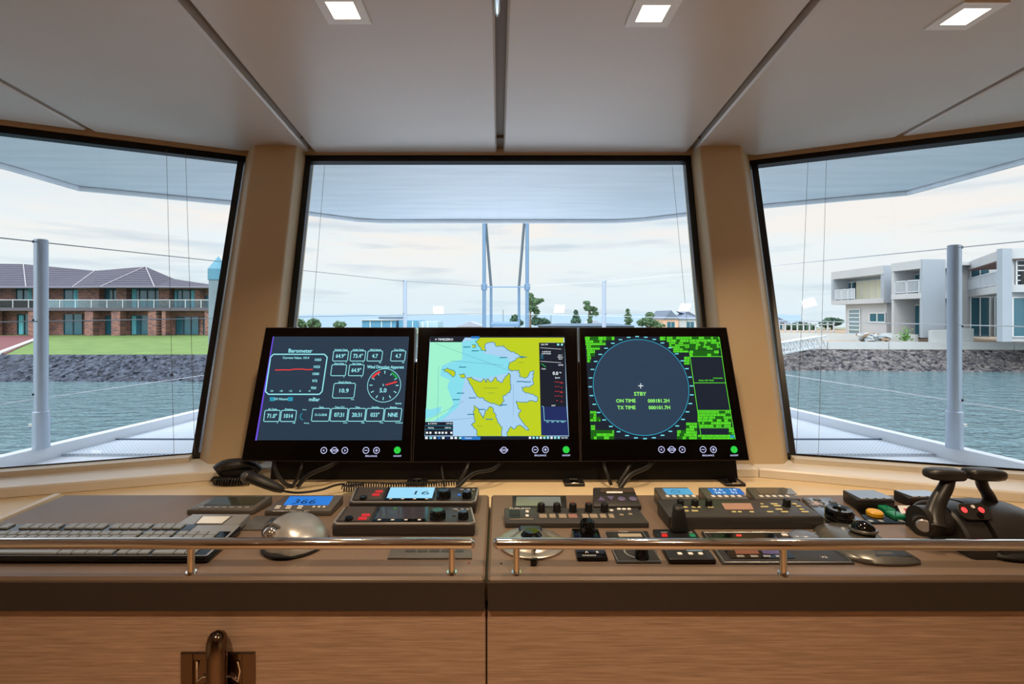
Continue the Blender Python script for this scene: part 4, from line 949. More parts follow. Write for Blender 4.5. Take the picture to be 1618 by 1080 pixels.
# telephone handset on its coiled cord + microphone
r = thing('telephone_handset', 'black telephone handset lying on the ledge at the left pillar foot', 'handset', (-.70, 1.27, ZS))
m = MB(); A = onz(336, 767, ZS); 
pts = [W(341, 744, 1.275), W(352, 737, 1.285), W(366, 734, 1.29), W(386, 733, 1.30), W(400, 736, 1.305), W(410, 744, 1.305)]
m.tube(bez(pts, 6), [.012+.009*math.sin(PI*min(1, .25+i/40)) for i in range(31)], M_blk2, 16, flat=.75); m.build('grip', r, smooth=80)
m = MB(); m.hexa([W(346, 757, 1.27), W(402, 757, 1.27), W(402, 755, 1.31), W(352, 755, 1.31)], [W(346, 742, 1.27), W(402, 742, 1.27), W(402, 741, 1.31), W(352, 741, 1.31)], M_blk, .004); m.build('cradle', r)
def coil(path, R, rr, turns, m, mt=M_cable, per=9):
    P = [Vector(p) for p in path]; n = turns*per; o = []
    L = [0]
    for a, b in zip(P, P[1:]): L.append(L[-1]+(b-a).length)
    for i in range(n+1):
        s = L[-1]*i/n; k = 0
        while k < len(P)-2 and L[k+1] < s: k += 1
        t = (s-L[k])/(L[k+1]-L[k]); c = lerp(P[k], P[k+1], t); d = (P[k+1]-P[k]).normalized()
        u = d.cross(Vector((0, 0, 1))).normalized(); v = u.cross(d); a = 2*PI*i/per
        o.append(c+u*R*math.cos(a)+v*R*math.sin(a))
    m.tube(o, rr, mt, 6)
m = MB(); coil([onz(338, 766, ZS)+Vector((0, 0, .0118)), onz(365, 767, ZS)+Vector((0, -.003, .0118)), onz(394, 766, ZS)+Vector((0, 0, .0118))], .0092, .0024, 14, m); m.build('coiled_cord', r)
r = thing('microphone', 'grey-tipped fist microphone propped behind the instruments under the left monitor', 'microphone', W(425, 775, 1.18))
m = MB(); pts = [W(386, 752, 1.17), W(392, 753, 1.165), W(405, 757, 1.16), W(422, 764, 1.16), W(440, 771, 1.165), W(449, 774, 1.17)]
m.tube(bez(pts, 5), [.008, .0125, .0145, .015, .015, .015, .0155, .016, .016, .016, .016, .016, .016, .0155, .015, .015, .0145, .014, .0135, .013, .012, .011, .010, .009, .007, .004], M_blk2, 16, flat=.8); m.build('body', r, smooth=80)
m = MB(); m.ell(W(389, 755, 1.157), .011, .009, .013, M_grey, 16, 10); m.build('tip', r, smooth=80, label='grey rounded tip')
m = MB(); cp_ = [W(446, 775, 1.165), W(470, 778, 1.15), W(505, 774, 1.17), W(530, 766, 1.20), W(545, 764, 1.21)]; m.tube(bez(cp_, 8), .0028, M_cable, 8)
m.build('cord', r)
m = MB(); coil([W(541, 771, 1.19), W(575, 769, 1.195)], .0075, .0018, 9, m); coil([W(548, 765, 1.21), W(620, 766, 1.205), W(690, 764, 1.205), W(722, 762, 1.20)], .0060, .0018, 44, m, per=8); m.build('coiled_cord', r)

# ------------------------------------------------------------------ right console instruments
r, pl = device('lcd_panel', 'flat grey panel with a pale unlit screen behind the row of five knobs', 'instrument', (810, 896), (810, 894), 806, 804, 782.5, .004, M_blk2, .001)
m = MB(); pquad(m, pl, [(815, 799), (887, 799), (885, 784.5), (816, 784.5)], 0, .0006, mat('pale_lcd', (118, 130, 134), .12)); m.build('screen', r)
r, pl = device('radar_control', 'grey control panel with five black knobs in a row', 'control panel', (798, 1026), (797, 1008), 834, 825.5, 801.5, .017, M_dgrey, .002)
for i, px in enumerate((855, 880, 905, 930, 955)): knob(r, pl, px, 806.5, .0072, .0165, M_blk, mark=M_red if i in (2, 3) else None)
m = MB(); ptext(m, pl, 'FURUNO', 822, 803.2, 2.4, M_white, .0006, 1.2)
M_tan = mat('tan_print', (168, 156, 138), .5); M_ltan = mat('tan_label', (150, 138, 122), .5)
for x0, x1 in ((850, 866), (868, 893), (895, 914)): 
    mm = MB()
prect(m, pl, 805, 806, 822, 819, 0, .0008, M_blk); pquad(m, pl, [(805, 820), (843, 820), (842, 819.4), (805, 819.4)], 0, .0006, M_tan)
m.build('lettering', r)
for x, wd in ((858, 14), (873, 12), (889, 14), (905, 16), (925, 12), (938, 14), (953, 12), (966, 10)): button(r, pl, x, 815, wd-2, 6, M_ltan if x != 905 else mat('pinkish_key', (150, 112, 104), .5), .0012)
button(r, pl, 813, 811, 13, 6, M_blk, .0016, label='dark power key')
for y in (808, 814.5): button(r, pl, 833, y, 5, 3, M_white, .0014)
for x, y in ((966, 806), (978, 804), (986, 804), (994, 804), (982, 813), (996, 812)): button(r, pl, x, y, 6, 2.4, M_white if y < 810 else M_ltan, .0012)
r, pl = device('navigation_keypad', 'small black keypad with two triangle and two oval keys, behind the five-knob panel', 'keypad', (937, 1014), (937, 1001), 803, 798.5, 769, .03, M_blk2, .003, Df=1.022)
m = MB(); pquad(m, pl, [(948, 778), (1003, 778), (1000, 772), (949, 772)], 0, .001, mat('brown_strip', (72, 60, 48), .3)); pquad(m, pl, [(958, 779.5), (984, 779.5), (983, 776.8), (958.5, 776.8)], .001, .0016, M_white); m.build('name_strip', r)
M_vio = mat('violet_key', (92, 84, 124), .4)
for i, px in enumerate((950, 965)):
    m = MB(); u, v = pl.uv(px, 787.5); s = .0085; sg = 1 if i == 0 else -1
    m.prism(pl, [(u-s, v-s*.8*sg), (u+s, v-s*.8*sg), (u, v+s*.8*sg)], 0, .0016, M_vio, .0004); m.build('button', r, 'triangular violet key')
for px in (982, 1000):
    m = MB(); u, v = pl.uv(px, 788); m.lathe(pl, u, v, [(.0085, 0), (.0085, .0012), (.0075, .0016)], M_vio, 20, True, 1, .8); m.build('button', r, 'oval violet key')

# searchlight control: steel dish with joystick
r = thing('searchlight_control', 'round silver dish control with dark centre at the left end of the right console', 'control', (.059, .873, ZC))
m = MB(); m.lathe(PC, .059, .873, [(.059, .0003), (.060, .004), (.057, .006), (.046, .003), (.040, .004), (.032, .0125), (.020, .016), (.006, .0165)], mat('satin_silver', (176, 168, 158), .3, .8), 48); m.build('dish', r, smooth=50)
m = MB(); m.rect(PC, .038, .886, .082, .926, .0005, .011, mat('navy_plastic', (30, 36, 62), .25), .006, .003); m.build('head', r)
m = MB(); ph = Plane((.040, .888, ZC+.0112), (1, 0, 0), (0, 1, 0)); m.rect(ph, .005, .006, .035, .016, 0, .0004, M_white); m.build('name_label', r)
m = MB(); m.cyl(PC, .059, .873, .021, .014, .024, M_gloss, .015, 28, .003); m.build('boot', r)
m = MB(); m.tube([(.062, .860, ZC+.018), (.062, .835, ZC+.014), (.062, .828, ZC+.012)], [.004, .004, .003], M_blk, 10)
m.hexa([W(838, 892, .795), W(848, 892, .795), W(850, 890, .81), W(840, 890, .81)], [W(838, 883, .795), W(848, 883, .795), W(850, 880, .81), W(840, 880, .81)], M_blk, .001); m.build('lever', r)

r, pl = device('joystick_control', 'small glossy black control with ribbed round knob, right of the silver dish', 'control', (912, 961), (903, 945), 886.5, 881, 834, .010, M_gloss, .002)
knob(r, pl, 928, 838, .0135, .020, M_gloss)
m = MB(); ptext(m, pl, 'A', 927, 872, 3, M_white); ptext(m, pl, 'B', 944, 872, 3, M_white); pquad(m, pl, [(920, 878), (942, 878), (942, 876.5), (920, 876.5)], 0, .0006, M_silver); m.build('lettering', r)
r, pl = device('rotary_control', 'flat black square control with beige window and a knob near its front', 'control', (974, 1045), (957, 1023), 890, 888, 838, .005, M_blk2, .001)
m = MB(); m.frame(pl, .003, .003, .076, .108, .0008, 0, .0006, M_silver); pquad(m, pl, [(978, 848), (1015, 848), (1012, 843), (976, 843)], 0, .0008, mat('beige_lcd', (170, 158, 140), .2)); m.build('window', r)
knob(r, pl, 1014, 880, .0105, .020, M_gloss)
m = MB(); u, v = pl.uv(1005, 872); m.ring(pl, u, v, .018, .021, .001, M_silver, 20, PI*.6, PI*1.45); ptext(m, pl, 'WIPER', 985, 839.8, 1.6, M_white); m.build('dial_marks', r)
r, pl = device('thruster_control', 'black control with tall wedge lever between red and green marks', 'control', (1057, 1132), (1031, 1096), 891, 883, 835, .010, M_blk, .002)
m = MB(); c0 = Vector((W(1073, 849, .905).x, .905, ZC+.0285))
m.hexa([c0+Vector(q) for q in ((-.017, -.012, -.018), (.017, -.012, -.018), (.015, .012, -.018), (-.015, .012, -.018))], [c0+Vector(q) for q in ((-.009, -.004, .025), (.009, -.004, .025), (.008, .010, .029), (-.008, .010, .029))], M_blk, .004, 3); m.build('lever', r)
m = MB(); pquad(m, pl, [(1046, 848), (1055, 848), (1054, 843), (1045, 843)], 0, .0006, M_red); pquad(m, pl, [(1091, 848), (1100, 848), (1097, 843), (1088, 843)], 0, .0006, M_grn); ptext(m, pl, 'PORT', 1050, 841, 1.4, M_white); ptext(m, pl, 'STBD', 1090, 841, 1.4, M_white)
pquad(m, pl, [(1085, 870), (1110, 870), (1108, 866.5), (1084, 866.5)], 0, .0008, glow('pale_lit_bar', (150, 180, 190), .6)); m.build('marks', r)
for px in (1074, 1091, 1107): button(r, pl, px, 874.5, 7, 3, M_white, .0014)

r, pl = device('radar_keyboard', 'wide grey control panel with knobs and small pinkish screen, under three displays', 'radar panel', (1057, 1303), (1038, 1260), 836, 816, 788.5, .030, M_dgrey, .003)
for px in (1075, 1098, 1120): knob(r, pl, px, 798.5, .0065, .013, M_blk)
knob(r, pl, 1243, 798.5, .0068, .014, M_blk)
m = MB(); pquad(m, pl, [(1146, 805), (1191, 805), (1186, 795), (1140, 795)], 0, .0008, mat('pinkish_lcd', (176, 140, 126), .15)); m.build('screen', r)
M_ykey = mat('ivory_key', (206, 196, 140), .45)
for x, y, wd in ((1082, 801, 8), (1096, 801, 6), (1104, 801, 6), (1123, 801, 9), (1085, 807, 6), (1098, 807, 10), (1160, 808.5, 7), (1169, 808.5, 6), (1188, 808.5, 7), (1204, 796, 4), (1208, 800.5, 12), (1217, 808.5, 10), (1223, 796, 11), (1228, 799, 11), (1231, 804.5, 11), (1240, 808.5, 11), (1255, 796, 7), (1262, 799.5, 8), (1267, 804.5, 7), (1272, 808.5, 11)):
    button(r, pl, x, y, wd, 1.8, M_ykey, .0012)
m = MB(); ua, va = pl.uv(1062, 815); ub, _ = pl.uv(1298, 815); m.rect(pl, ua, va, ub, va+.0016, .0, .0009, M_grey); m.build('front_line', r)
G_lb = glow('instrument_lcd', (92, 170, 214), .9); G_nb = glow('instrument_lcd_navy', (44, 110, 190), .9)
M_ref = mat('reflecting_screen', (120, 118, 112), .05, .5)
for i, (fr_, bk, mm, lab) in enumerate([((1046, 1102), (1033, 1087), G_lb, 'small instrument display with cyan lit screen, leftmost of three in a row'), ((1118, 1184), (1103, 1161), G_nb, 'small instrument display with blue lit screen, middle of three in a row'), ((1194, 1266), (1178, 1240), M_ref, 'small instrument display with unlit reflecting screen, rightmost of three in a row')]):
    r, pl = device('instrument_display', lab, 'display', fr_, bk, 812, 787.5, 769, .030, M_instr, .003, 'three displays behind the grey panel', Df=1.010)
    m = MB(); a0, a1 = fr_[0]+8, fr_[1]-4; d = bk[0]-fr_[0]
    pquad(m, pl, [(a0, 781), (a1-2, 781), (a1-2+d*.62, 771.5), (a0+d*.55, 771.5)], 0, .0008, mm); m.build('screen', r)
    for k in range(5): button(r, pl, fr_[0]+9+k*10.3, 783.8, 5.5, 2.6, M_white, .0014)
    if i < 2:
        m = MB(); xm = (a0+a1)/2-8
        if i == 0: m.ring(pl, *pl.uv(xm, 777), .008, .010, .0012, mat('lcd_navy', (20, 70, 110), .4), 20, PI*.1, PI*.9); ptext(m, pl, '12.4', xm, 778, 2.4, mat('lcd_navy', (20, 70, 110), .4), .0012)
        else: ptext(m, pl, '9.6   14', xm, 774, 3, G_wh, .0012); ptext(m, pl, '28.4   52', xm+2, 778.5, 2.6, G_wh, .0012)
        m.build('screen_figures', r)
r, pl = device('plotter_keypad', 'flat glossy black controller with dark screen, right rail post in front', 'controller', (1141, 1351), (1108, 1305), 891.5, 889.5, 838.5, .006, M_blk2, .0015)
m = MB(); us = [pl.uv(1145, 888), pl.uv(1345, 888), pl.uv(1302, 841), pl.uv(1112, 841)]
m.tube([pl.P(*q, .0003) for q in us+[us[0]]], .0009, M_silver, 6); m.build('rim', r)
m = MB(); pquad(m, pl, [(1154, 882), (1256, 882), (1222, 843), (1124, 843)], 0, .0012, M_gloss); m.build('screen', r)
m = MB(); pquad(m, pl, [(1163, 876), (1200, 876), (1196, 869), (1160, 869)], .0012, .0018, mat('dim_red_lcd', (120, 78, 66), .15)); pquad(m, pl, [(1206, 876), (1240, 876), (1234, 869), (1202, 869)], .0012, .0018, mat('dim_violet_lcd', (84, 74, 118), .15)); ptext(m, pl, 'FURUNO', 1200, 840.2, 1.8, M_white, .0008); pquad(m, pl, [(1164, 848), (1172, 848), (1171, 845), (1163, 845)], .0012, .0018, glow('red_led', (240, 70, 60)))
ptext(m, pl, 'X2', 1302, 880, 3, M_white); m.build('screen_fields', r)
for px in (1170, 1192, 1212, 1232): button(r, pl, px, 879, 12, 3, M_silver, .0016)
m = MB(); u, v = pl.uv(1270, 846); m.lathe(pl, u, v, [(.026, 0), (.024, .003), (.016, .006), (.004, .0072)], mat('blue_grey_pad', (108, 120, 142), .25), 28, True, 1, .75); m.build('cursor_pad', r, 'blue-grey oval cursor pad')
button(r, pl, 1240, 845, 9, 3, M_white, .0016)

# light-blue keypad with rotary dial
M_bkp = mat('blue_sheen_plate', (120, 134, 152), .22, .5)
r, pl = device('dial_keypad', 'flat keypad with bluish sheen and a big round control dial', 'keypad', (1310, 1372), (1266, 1312), 829, 827, 785.5, .006, M_bkp, .001)
for x, y in ((1275, 790), (1291, 789), (1280, 794), (1297, 794), (1300, 799), (1287, 799), (1345, 819), (1355, 824), (1316, 793)): button(r, pl, x, y, 9, 3, M_grey, .0015)
m = MB(); prect(m, pl, 1284, 792, 1302, 798, 0, .001, mat('keypad_label', (178, 160, 158), .4)); m.build('label_plate', r)
m = MB(); u, v = pl.uv(1326, 827); m.lathe(pl, u, v, [(.024, 0), (.025, .004), (.022, .007), (.0245, .009), (.025, .014), (.022, .017), (.0245, .019), (.0245, .027), (.021, .031), (.012, .030), (.010, .027), (.003, .027)], M_gloss, 36); m.build('dial', r, smooth=35, label='stacked glossy black rotary dial')
m = MB(); m.cyl(pl, u, v, .003, .026, .036, M_chrome, .003, 12, .001); m.ring(pl, u, v, .0225, .0245, .0182, M_silver, 30); m.ring(pl, u, v, .023, .0252, .0082, M_silver, 30); m.build('dial_trim', r)

for fr_, bk, yb_, yt, lab in (((1354, 1415), (1331, 1381), 806, 789.5, 'raised grey instrument box reflecting the sky, behind the yellow button'), ((1436, 1502), (1411, 1463), 800, 786.5, 'raised grey instrument box reflecting the sky, behind the throttle levers')):
    r, pl = device('instrument_box', lab, 'instrument', fr_, bk, yb_, yt, 773, .024, M_blk2, .003, 'raised instrument boxes')
    us = [pl.uv(fr_[0]+4, yt-2.5), pl.uv(fr_[1]-3, yt-2.5), pl.uv(bk[1], 774.5), pl.uv(bk[0]+3, 774.5)]
    m = MB(); m.prism(pl, us, 0, .001, mat('mirror_like_screen', (150, 160, 170), .08, .8)); m.build('screen', r)
    for k in range(4): button(r, pl, fr_[0]+10+k*13, yt-1.6, 9, 1.2, M_silver, .0016)
# alarm / switch panel
r, pl = device('switch_panel', 'low black switch panel with yellow button, green switches and red-white labels', 'switch panel', (1372, 1470), (1348, 1448), 828, 826, 798, .004, M_gloss, .001)
button(r, pl, 1382, 813, 23, 9, M_yel, .009, round_=True, label='round yellow push button')
button(r, pl, 1401, 806.5, 16, 8, M_grn, .008, label='green rocker switch'); button(r, pl, 1415, 816, 18, 9, M_grn, .008, label='green rocker switch')
m = MB(); pquad(m, pl, [(1424, 812), (1446, 812), (1438, 799), (1418, 799)], 0, .0012, M_white); pquad(m, pl, [(1434, 812), (1441, 812), (1435, 804), (1427, 804)], .0012, .0018, M_red); pquad(m, pl, [(1449, 811), (1465, 811), (1458, 799), (1441, 799)], 0, .0012, M_red); m.build('label_plate', r, 'red and white labels')
for px in (1376, 1392, 1424): button(r, pl, px, 823, 7, 3, M_silver, .0012)

# desk trackball
r = thing('desk_trackball', 'silver wedge trackball with black ball beside the throttle', 'trackball', (.66, .86, ZC))
M_tb = mat('trackball_shell', (112, 110, 104), .25, .6)
FLp, FRp = onz(1366, 892, ZC), onz(1455, 892, ZC); BLp = Vector((.572, .905, ZC)); BRp = Vector((.690, .925, ZC))
m = MB(); n_ = 14; kk = len(m.v)
base = [onz(1366, 891.5, ZC), onz(1455, 891.5, ZC), Vector((FRp.x-.002, .85, ZC)), Vector((.705, .915, ZC)), Vector((.655, .945, ZC)), Vector((.602, .925, ZC)), Vector((.585, .86, ZC))]
bot = base; mid = [Vector((q.x, q.y, ZC+.004)) for q in base]
cxx = sum(q.x for q in base)/7; cyy = sum(q.y for q in base)/7
lev = [(1.0, .0004), (1.0, .004), (.93, .008), (.80, .012), (.62, .015), (.40, .017), (.15, .0175)]
top_c = Vector((.640, .895, 0))
def sm(P, n=5):
    o = []
    for i in range(len(P)):
        a, b, c, d = P[i-1], P[i], P[(i+1) % len(P)], P[(i+2) % len(P)]
        for k in range(n): t = k/n; o.append(.5*((2*b)+(c-a)*t+(2*a-5*b+4*c-d)*t*t+(3*b-a-3*c+d)*t**3))
    return o
bs = sm(base); nb = len(bs)
for s_, hz in lev:
    for q in bs: 
        d = Vector((q.x, q.y, 0))-top_c; v_ = top_c+d*s_; m.v.append(Vector((v_.x, v_.y, ZC+hz)))
for j in range(len(lev)-1):
    for i in range(nb): i2 = (i+1) % nb; m.face([kk+j*nb+i, kk+j*nb+i2, kk+(j+1)*nb+i2, kk+(j+1)*nb+i], M_tb)
m.face([kk+(len(lev)-1)*nb+i for i in range(nb)], M_tb); m.face([kk+i for i in range(nb)][::-1], M_tb); m.build('shell', r, smooth=60)
bc = W(1364, 845, .880); bc.z = ZC+.0205
m = MB(); m.ell(bc, .019, .019, .019, M_gloss, 26, 16); m.build('ball', r, smooth=80, label='glossy black ball')
m = MB(); m.tube([bc+Vector((.0215*math.cos(q), .0215*math.sin(q)*.8, .003)) for q in [2*PI*i/28 for i in range(29)]], .0028, M_tb, 8); m.build('ball_collar', r)
m = MB(); m.prism(Plane(onz(1384, 888, ZC)+Vector((0, 0, .0085)), (1, 0, 0), (0, 1, .2)), [(0, 0), (.062, 0), (.046, .034), (.010, .034)], -.002, .002, mat('dark_wrist_pad', (44, 48, 56), .3), .001); m.build('button', r, 'dark trapezoid click pad')

# throttle
TX, TY = .850, .885
r = thing('throttle_control', 'black twin-lever throttle with two red lights at the right end of the console', 'throttle', (TX, TY, ZC))
M_thr = mat('throttle_black', (40, 38, 37), .35)
axis = Plane((0, TY, ZC), (0, 1, 0), (0, 0, 1))     # normal +X
def drum(m, x0, x1, R, mt, ch=.004, seg=28, flare=0):
    prof = [(-R, 0)]+[(R*math.cos(PI-PI*i/seg), R*math.sin(PI*i/seg)) for i in range(1, seg)]+[(R, 0)]
    k = len(m.v); X = [x0, x0+ch, x1-ch, x1]; F = [1-ch/R, 1, 1, 1-ch/R]
    for x_, f_ in zip(X, F):
        for (a_, b_) in prof: m.v.append(Vector((x_, TY+a_*f_, ZC+.0004+b_*f_)))
    n = len(prof)
    for j in range(3):
        for i in range(n-1): m.face([k+j*n+i, k+j*n+i+1, k+(j+1)*n+i+1, k+(j+1)*n+i], mt)
        m.face([k+j*n+n-1, k+j*n, k+(j+1)*n, k+(j+1)*n+n-1], mt)
    m.face([k+i for i in range(n)][::-1], mt); m.face([k+3*n+i for i in range(n)], mt)
m = MB(); drum(m, .800, .846, .070, M_thr); m.build('side_cheek', r)
# main dome: half drum that swells
m = MB(); k = 0; segs = 24; xs = [(.848, .071), (.856, .073), (.88, .073), (.91, .072), (.935, .068), (.955, .060), (.968, .046), (.972, .020)]
for x_, R in xs:
    for i in range(segs+1): a_ = PI*i/segs; m.v.append(Vector((x_, TY-R*math.cos(a_)*1.0, ZC+.0004+R*math.sin(a_)**.85)))
for j in range(len(xs)-1):
    for i in range(segs): a_ = j*(segs+1)+i; m.face([a_, a_+1, a_+segs+2, a_+segs+1], M_thr)
m.face(list(range(segs+1))[::-1], M_thr); m.face([(len(xs)-1)*(segs+1)+i for i in range(segs+1)], M_thr); m.build('dome', r, smooth=50)
m = MB(); m.lathe(PC, .88, TY-.008, [(.078, .0004), (.080, .006), (.072, .012)], M_blk, 40, True, 1.0, .92); m.build('base_ring', r)
m = MB(); pd = Plane(W(1537, 808, .845)+Vector((0, 0, 0)), (1, 0, 0), (0, .62, .78)); m.rect(pd, -.026, -.014, .030, .014, .000, .0025, M_thr, .013, .001); m.build('light_plate', r)
for px in (1524, 1551):
    u, v = pd.uv(px, 805, .003); m = MB(); m.cyl(pd, u, v, .0052, .0020, .0045, glow('red_lamp', (255, 60, 60), 2.0), .004, 16, .0008); m.build('indicator_light', r, 'lit red indicator')
m = MB(); u, v = pd.uv(1537, 800, .003); m.cyl(pd, u, v, .003, .0020, .004, M_white, None, 12); m.build('indicator_light', r, 'small white indicator'); 
m = MB(); u, v = pd.uv(1549, 814, .003); m.cyl(pd, u, v, .0055, .0020, .0040, M_gloss, None, 14); m.build('button', r)
# left hub and cap
hubc = W(1463, 838, .835)
m = MB(); hp = Plane(Vector((.800, hubc.y+.03, hubc.z)), (0, -1, 0), (0, 0, 1))
m.cyl(Plane(Vector((.800, .872, hubc.z+.002)), (0, 1, 0), (0, 0, 1)), 0, 0, .026, -.045, .001, M_thr, .026, 26, .002)
m.build('pivot_hub', r)
capd = (hubc-Vector((hubc.x-.2, hubc.y+.25, hubc.z))).normalized()
m = MB(); cpn = Plane(Vector((.752, .855, hubc.z)), (.75, -.66, 0), (0, 0, 1)); m.cyl(cpn, 0, 0, .0165, -.02, .001, M_thr, .016, 24); m.cyl(cpn, 0, 0, .0115, .001, .003, mat('cap_steel', (190, 190, 196), .25, .7), .010, 22, .0006); m.build('pivot_cap', r, 'pale round steel cap')
def lever(arm, h0, h1, hz):
    m = MB(); n = len(arm); m.tube(bez(arm, 6), [.0165-.0065*(i/((n-1)*6))**.7 for i in range((n-1)*6+1)], M_thr, 14, flat=.7); m.build('lever_arm', r, smooth=60)
    m = MB(); c = (h0+h1)/2; L = (h1-h0).length/2; k = 0; seg = 16; rings = [(-1, .30), (-.94, .62), (-.75, .86), (-.3, 1), (.3, 1), (.75, .94), (.94, .8), (1, .5)]
    if hz < 0: rings = [(-a, b) for a, b in rings[::-1]]
    for t, s in rings:
        for i in range(seg):
            a_ = 2*PI*i/seg; ca, sa = math.cos(a_), math.sin(a_); sq = (abs(ca)**4+abs(sa)**4)**-.25
            p = c+(h1-h0).normalized()*L*t; m.v.append(p+Vector((0, .017*ca*sq*s, .0105*sa*sq*s)))
    for j in range(len(rings)-1):
        for i in range(seg): i2 = (i+1) % seg; m.face([j*seg+i, j*seg+i2, (j+1)*seg+i2, (j+1)*seg+i], M_thr)
    m.face(list(range(seg))[::-1], M_thr); m.face([(len(rings)-1)*seg+i for i in range(seg)], M_thr); m.build('lever_handle', r, smooth=60)
lever([W(1478, 832, .850), W(1476, 812, .86), W(1483, 790, .87), W(1494, 770, .875), W(1499, 755, .88)], W(1463, 748, .88), W(1519, 749, .88), 1)
lever([W(1570, 832, .90), W(1569, 810, .90), W(1563, 785, .89), W(1553, 768, .885), W(1550, 755, .88)], W(1527, 748, .88), W(1585, 749, .88), -1)

# ------------------------------------------------------------------ the boat outside the windows
SOF = .625
hullw = mat('deck_gelcoat', (228, 233, 240), .3)
m = MB()
ov = [(-2.45, .2), (-2.2, 1.6), (-2.12, 2.10), (-2.11, 2.43), (-1.489, 2.754), (-1.2, 3.02), (-.95, 3.22), (-.80, 3.27), (.78, 3.27), (.95, 3.22), (1.19, 3.056), (1.52, 2.836), (2.13, 2.52), (2.17, 2.1), (2.22, 1.6), (2.45, .2), (2.45, 0), (2.36, 0), (2.36, 1.40), (2.14, 1.44), (1.0, 1.97), (.72, 1.93), (-.72, 1.93), (-.97, 1.93), (-2.09, 1.41), (-2.31, 1.40), (-2.31, 0), (-2.45, 0)]
m.prism(horiz(0), ov, SOF+.03, SOF+.10, M_soffit, .01)
r = struct(m, 'roof_overhang')
m = MB(); m.tube([Vector((x, y, SOF+.018)) for x, y in ov[1:15]], .013, M_soffit, 8); m.build('drip_lip', r)

# deck with bulwark
def edge(D): return 1.96-.214*(D-2.07)
DZ = -.62
left = [(-edge(D)-.06, D) for D in (.6, 1.4, 2.07, 3, 4, 5, 6, 7, 8)]
def lx(D, s): return s*(edge(D)+.05)
ring_ = [(-2.32, .4)]+[(lx(D, -1), D) for D in (1.5, 2.07, 3, 4, 5.9, 8)]+[(-.1, 9.2), (.3, 9.2)]+[(lx(D, 1), D) for D in (8, 5.9, 4, 3, 2.07, 1.5)]+[(2.36, .4)]+[(2.3, 1.12), (1.86, 1.22), (.9, 1.54), (-.9, 1.54), (-1.84, 1.22), (-2.27, 1.12)]
m = MB(); m.prism(horiz(0), ring_, DZ-.5, DZ, hullw); deck = struct(m, 'foredeck')
for s in (-1, 1):
    P = [Vector((lx(D, s), D, 0)) for D in (.6, 1.5, 2.07, 3, 4, 5.9, 8)]
    for a, b in zip(P, P[1:]):
        d = (b-a).normalized(); n = Vector((-d.y, d.x, 0))*s
        m = MB(); q = [a-n*.0, b-n*.0, b+n*.05, a+n*.05] if s < 0 else [a, b, b+n*.05, a+n*.05]
        m.hexa([Vector((v.x, v.y, DZ-.01)) for v in q], [Vector((v.x, v.y, -.562)) for v in q], hullw, 0); m.build('toe_rail', deck)
# raised coachroof in front of the windows
m = MB(); cr_ = [(-1.95, 1.18), (-1.86, 1.225), (-.9, 1.545), (.9, 1.545), (1.88, 1.225), (1.95, 1.18), (1.80, 1.75), (1.5, 1.92), (1.05, 2.05), (-1.05, 2.05), (-1.5, 1.92), (-1.80, 1.75)]
m.prism(horiz(0), cr_, DZ, -.565, hullw, .03); m.build('coachroof', deck)
m = MB(); m.prism(horiz(0), [(-1.96, 2.15), (1.96, 2.15), (1.52, 4.2), (-1.52, 4.2)], DZ, DZ+.012, M_net); deckn = m.build('trampoline', deck, 'pale woven trampoline netting')
m = MB()
m.tube([(-1.90, 2.39, DZ+.015), (1.90, 2.39, DZ+.015)], .004, mat('lacing_cord', (90, 106, 130), .6), 6); m.build('lacing', deck)

# stanchions
M_alu = mat('anodised_post', (176, 188, 204), .35, .35)
def stanchion(px, D, ytop, lab, r_=.0245):
    T = W(px, ytop, D); r = thing('stanchion', lab, 'post', (T.x, D, -.562 if D < 3 else -.562), 'white guard-rail posts')
    zb = -.562
    m = MB(); m.cyl(horiz(0), T.x, D, r_, zb, T.z, M_alu, r_*.98, 24, .003); m.build('tube', r)
    m = MB(); m.cyl(horiz(0), T.x, D, r_*1.22, zb, zb+.16, M_alu, r_*1.2, 24, .004); m.build('base_socket', r)
    for z in (T.z-.012, T.z-(.345 if D < 3 else .41), T.z-.66):
        m = MB(); m.ell((T.x+(.014 if px > 788 else -.014), D-r_*.8, z), .006, .006, .006, M_black, 10, 6); m.build('wire_eye', r, smooth=80)
    m = MB(); s_ = 1 if px > 788 else -1; m.tube([(T.x+s_*r_*1.1, D-.01, zb+.10), (T.x+s_*r_*1.6, D-.014, zb+.10)], .006, M_chrome, 8); m.build('socket_bolt', r)
stanchion(65, 2.07, 378, 'large pale guard-rail post seen through the left window')
stanchion(1508, 2.07, 387, 'large pale guard-rail post seen through the right window')
stanchion(640, 5.9, 442, 'small distant guard-rail post behind the gap of left and centre monitors')
stanchion(954.5, 5.9, 443, 'small distant guard-rail post behind the right monitor')
# guard wires
M_wire = mat('guard_wire', (104, 110, 120), .4, .5); M_wirew = mat('white_guard_wire', (226, 228, 232), .45)
def wire(pts, lab, mt=M_wire, rr=.0022):
    m = MB(); m.tube([Vector(p) for p in pts], rr, mt, 6); single(m.build('guard_wire'), lab, 'wire', 'guard wires around the foredeck')
def ext0(a, b, y):   # extend line a->b back to given y
    t = (y-a.y)/(b.y-a.y); return lerp(a, b, t)
def side(pxa, ya, pxb, yb_, pxc, yc, Dc=8.0, Db=5.9):
    a = W(pxa, ya, 2.05); b = W(pxb, yb_, Db-.02); c = W(pxc, yc, Dc); return [ext0(a, b, 1.25), a, b, c]
wire(side(60, 382, 637, 444, 763, 452), 'top guard wire on the left side of the foredeck')
wire(side(60, 507.5, 637, 497.5, 763, 495), 'middle guard wire on the left side of the foredeck', rr=.0022)
wire(side(57, 630, 637, 548, 763, 538), 'bottom guard wire on the left side of the foredeck', M_wirew, .0016)
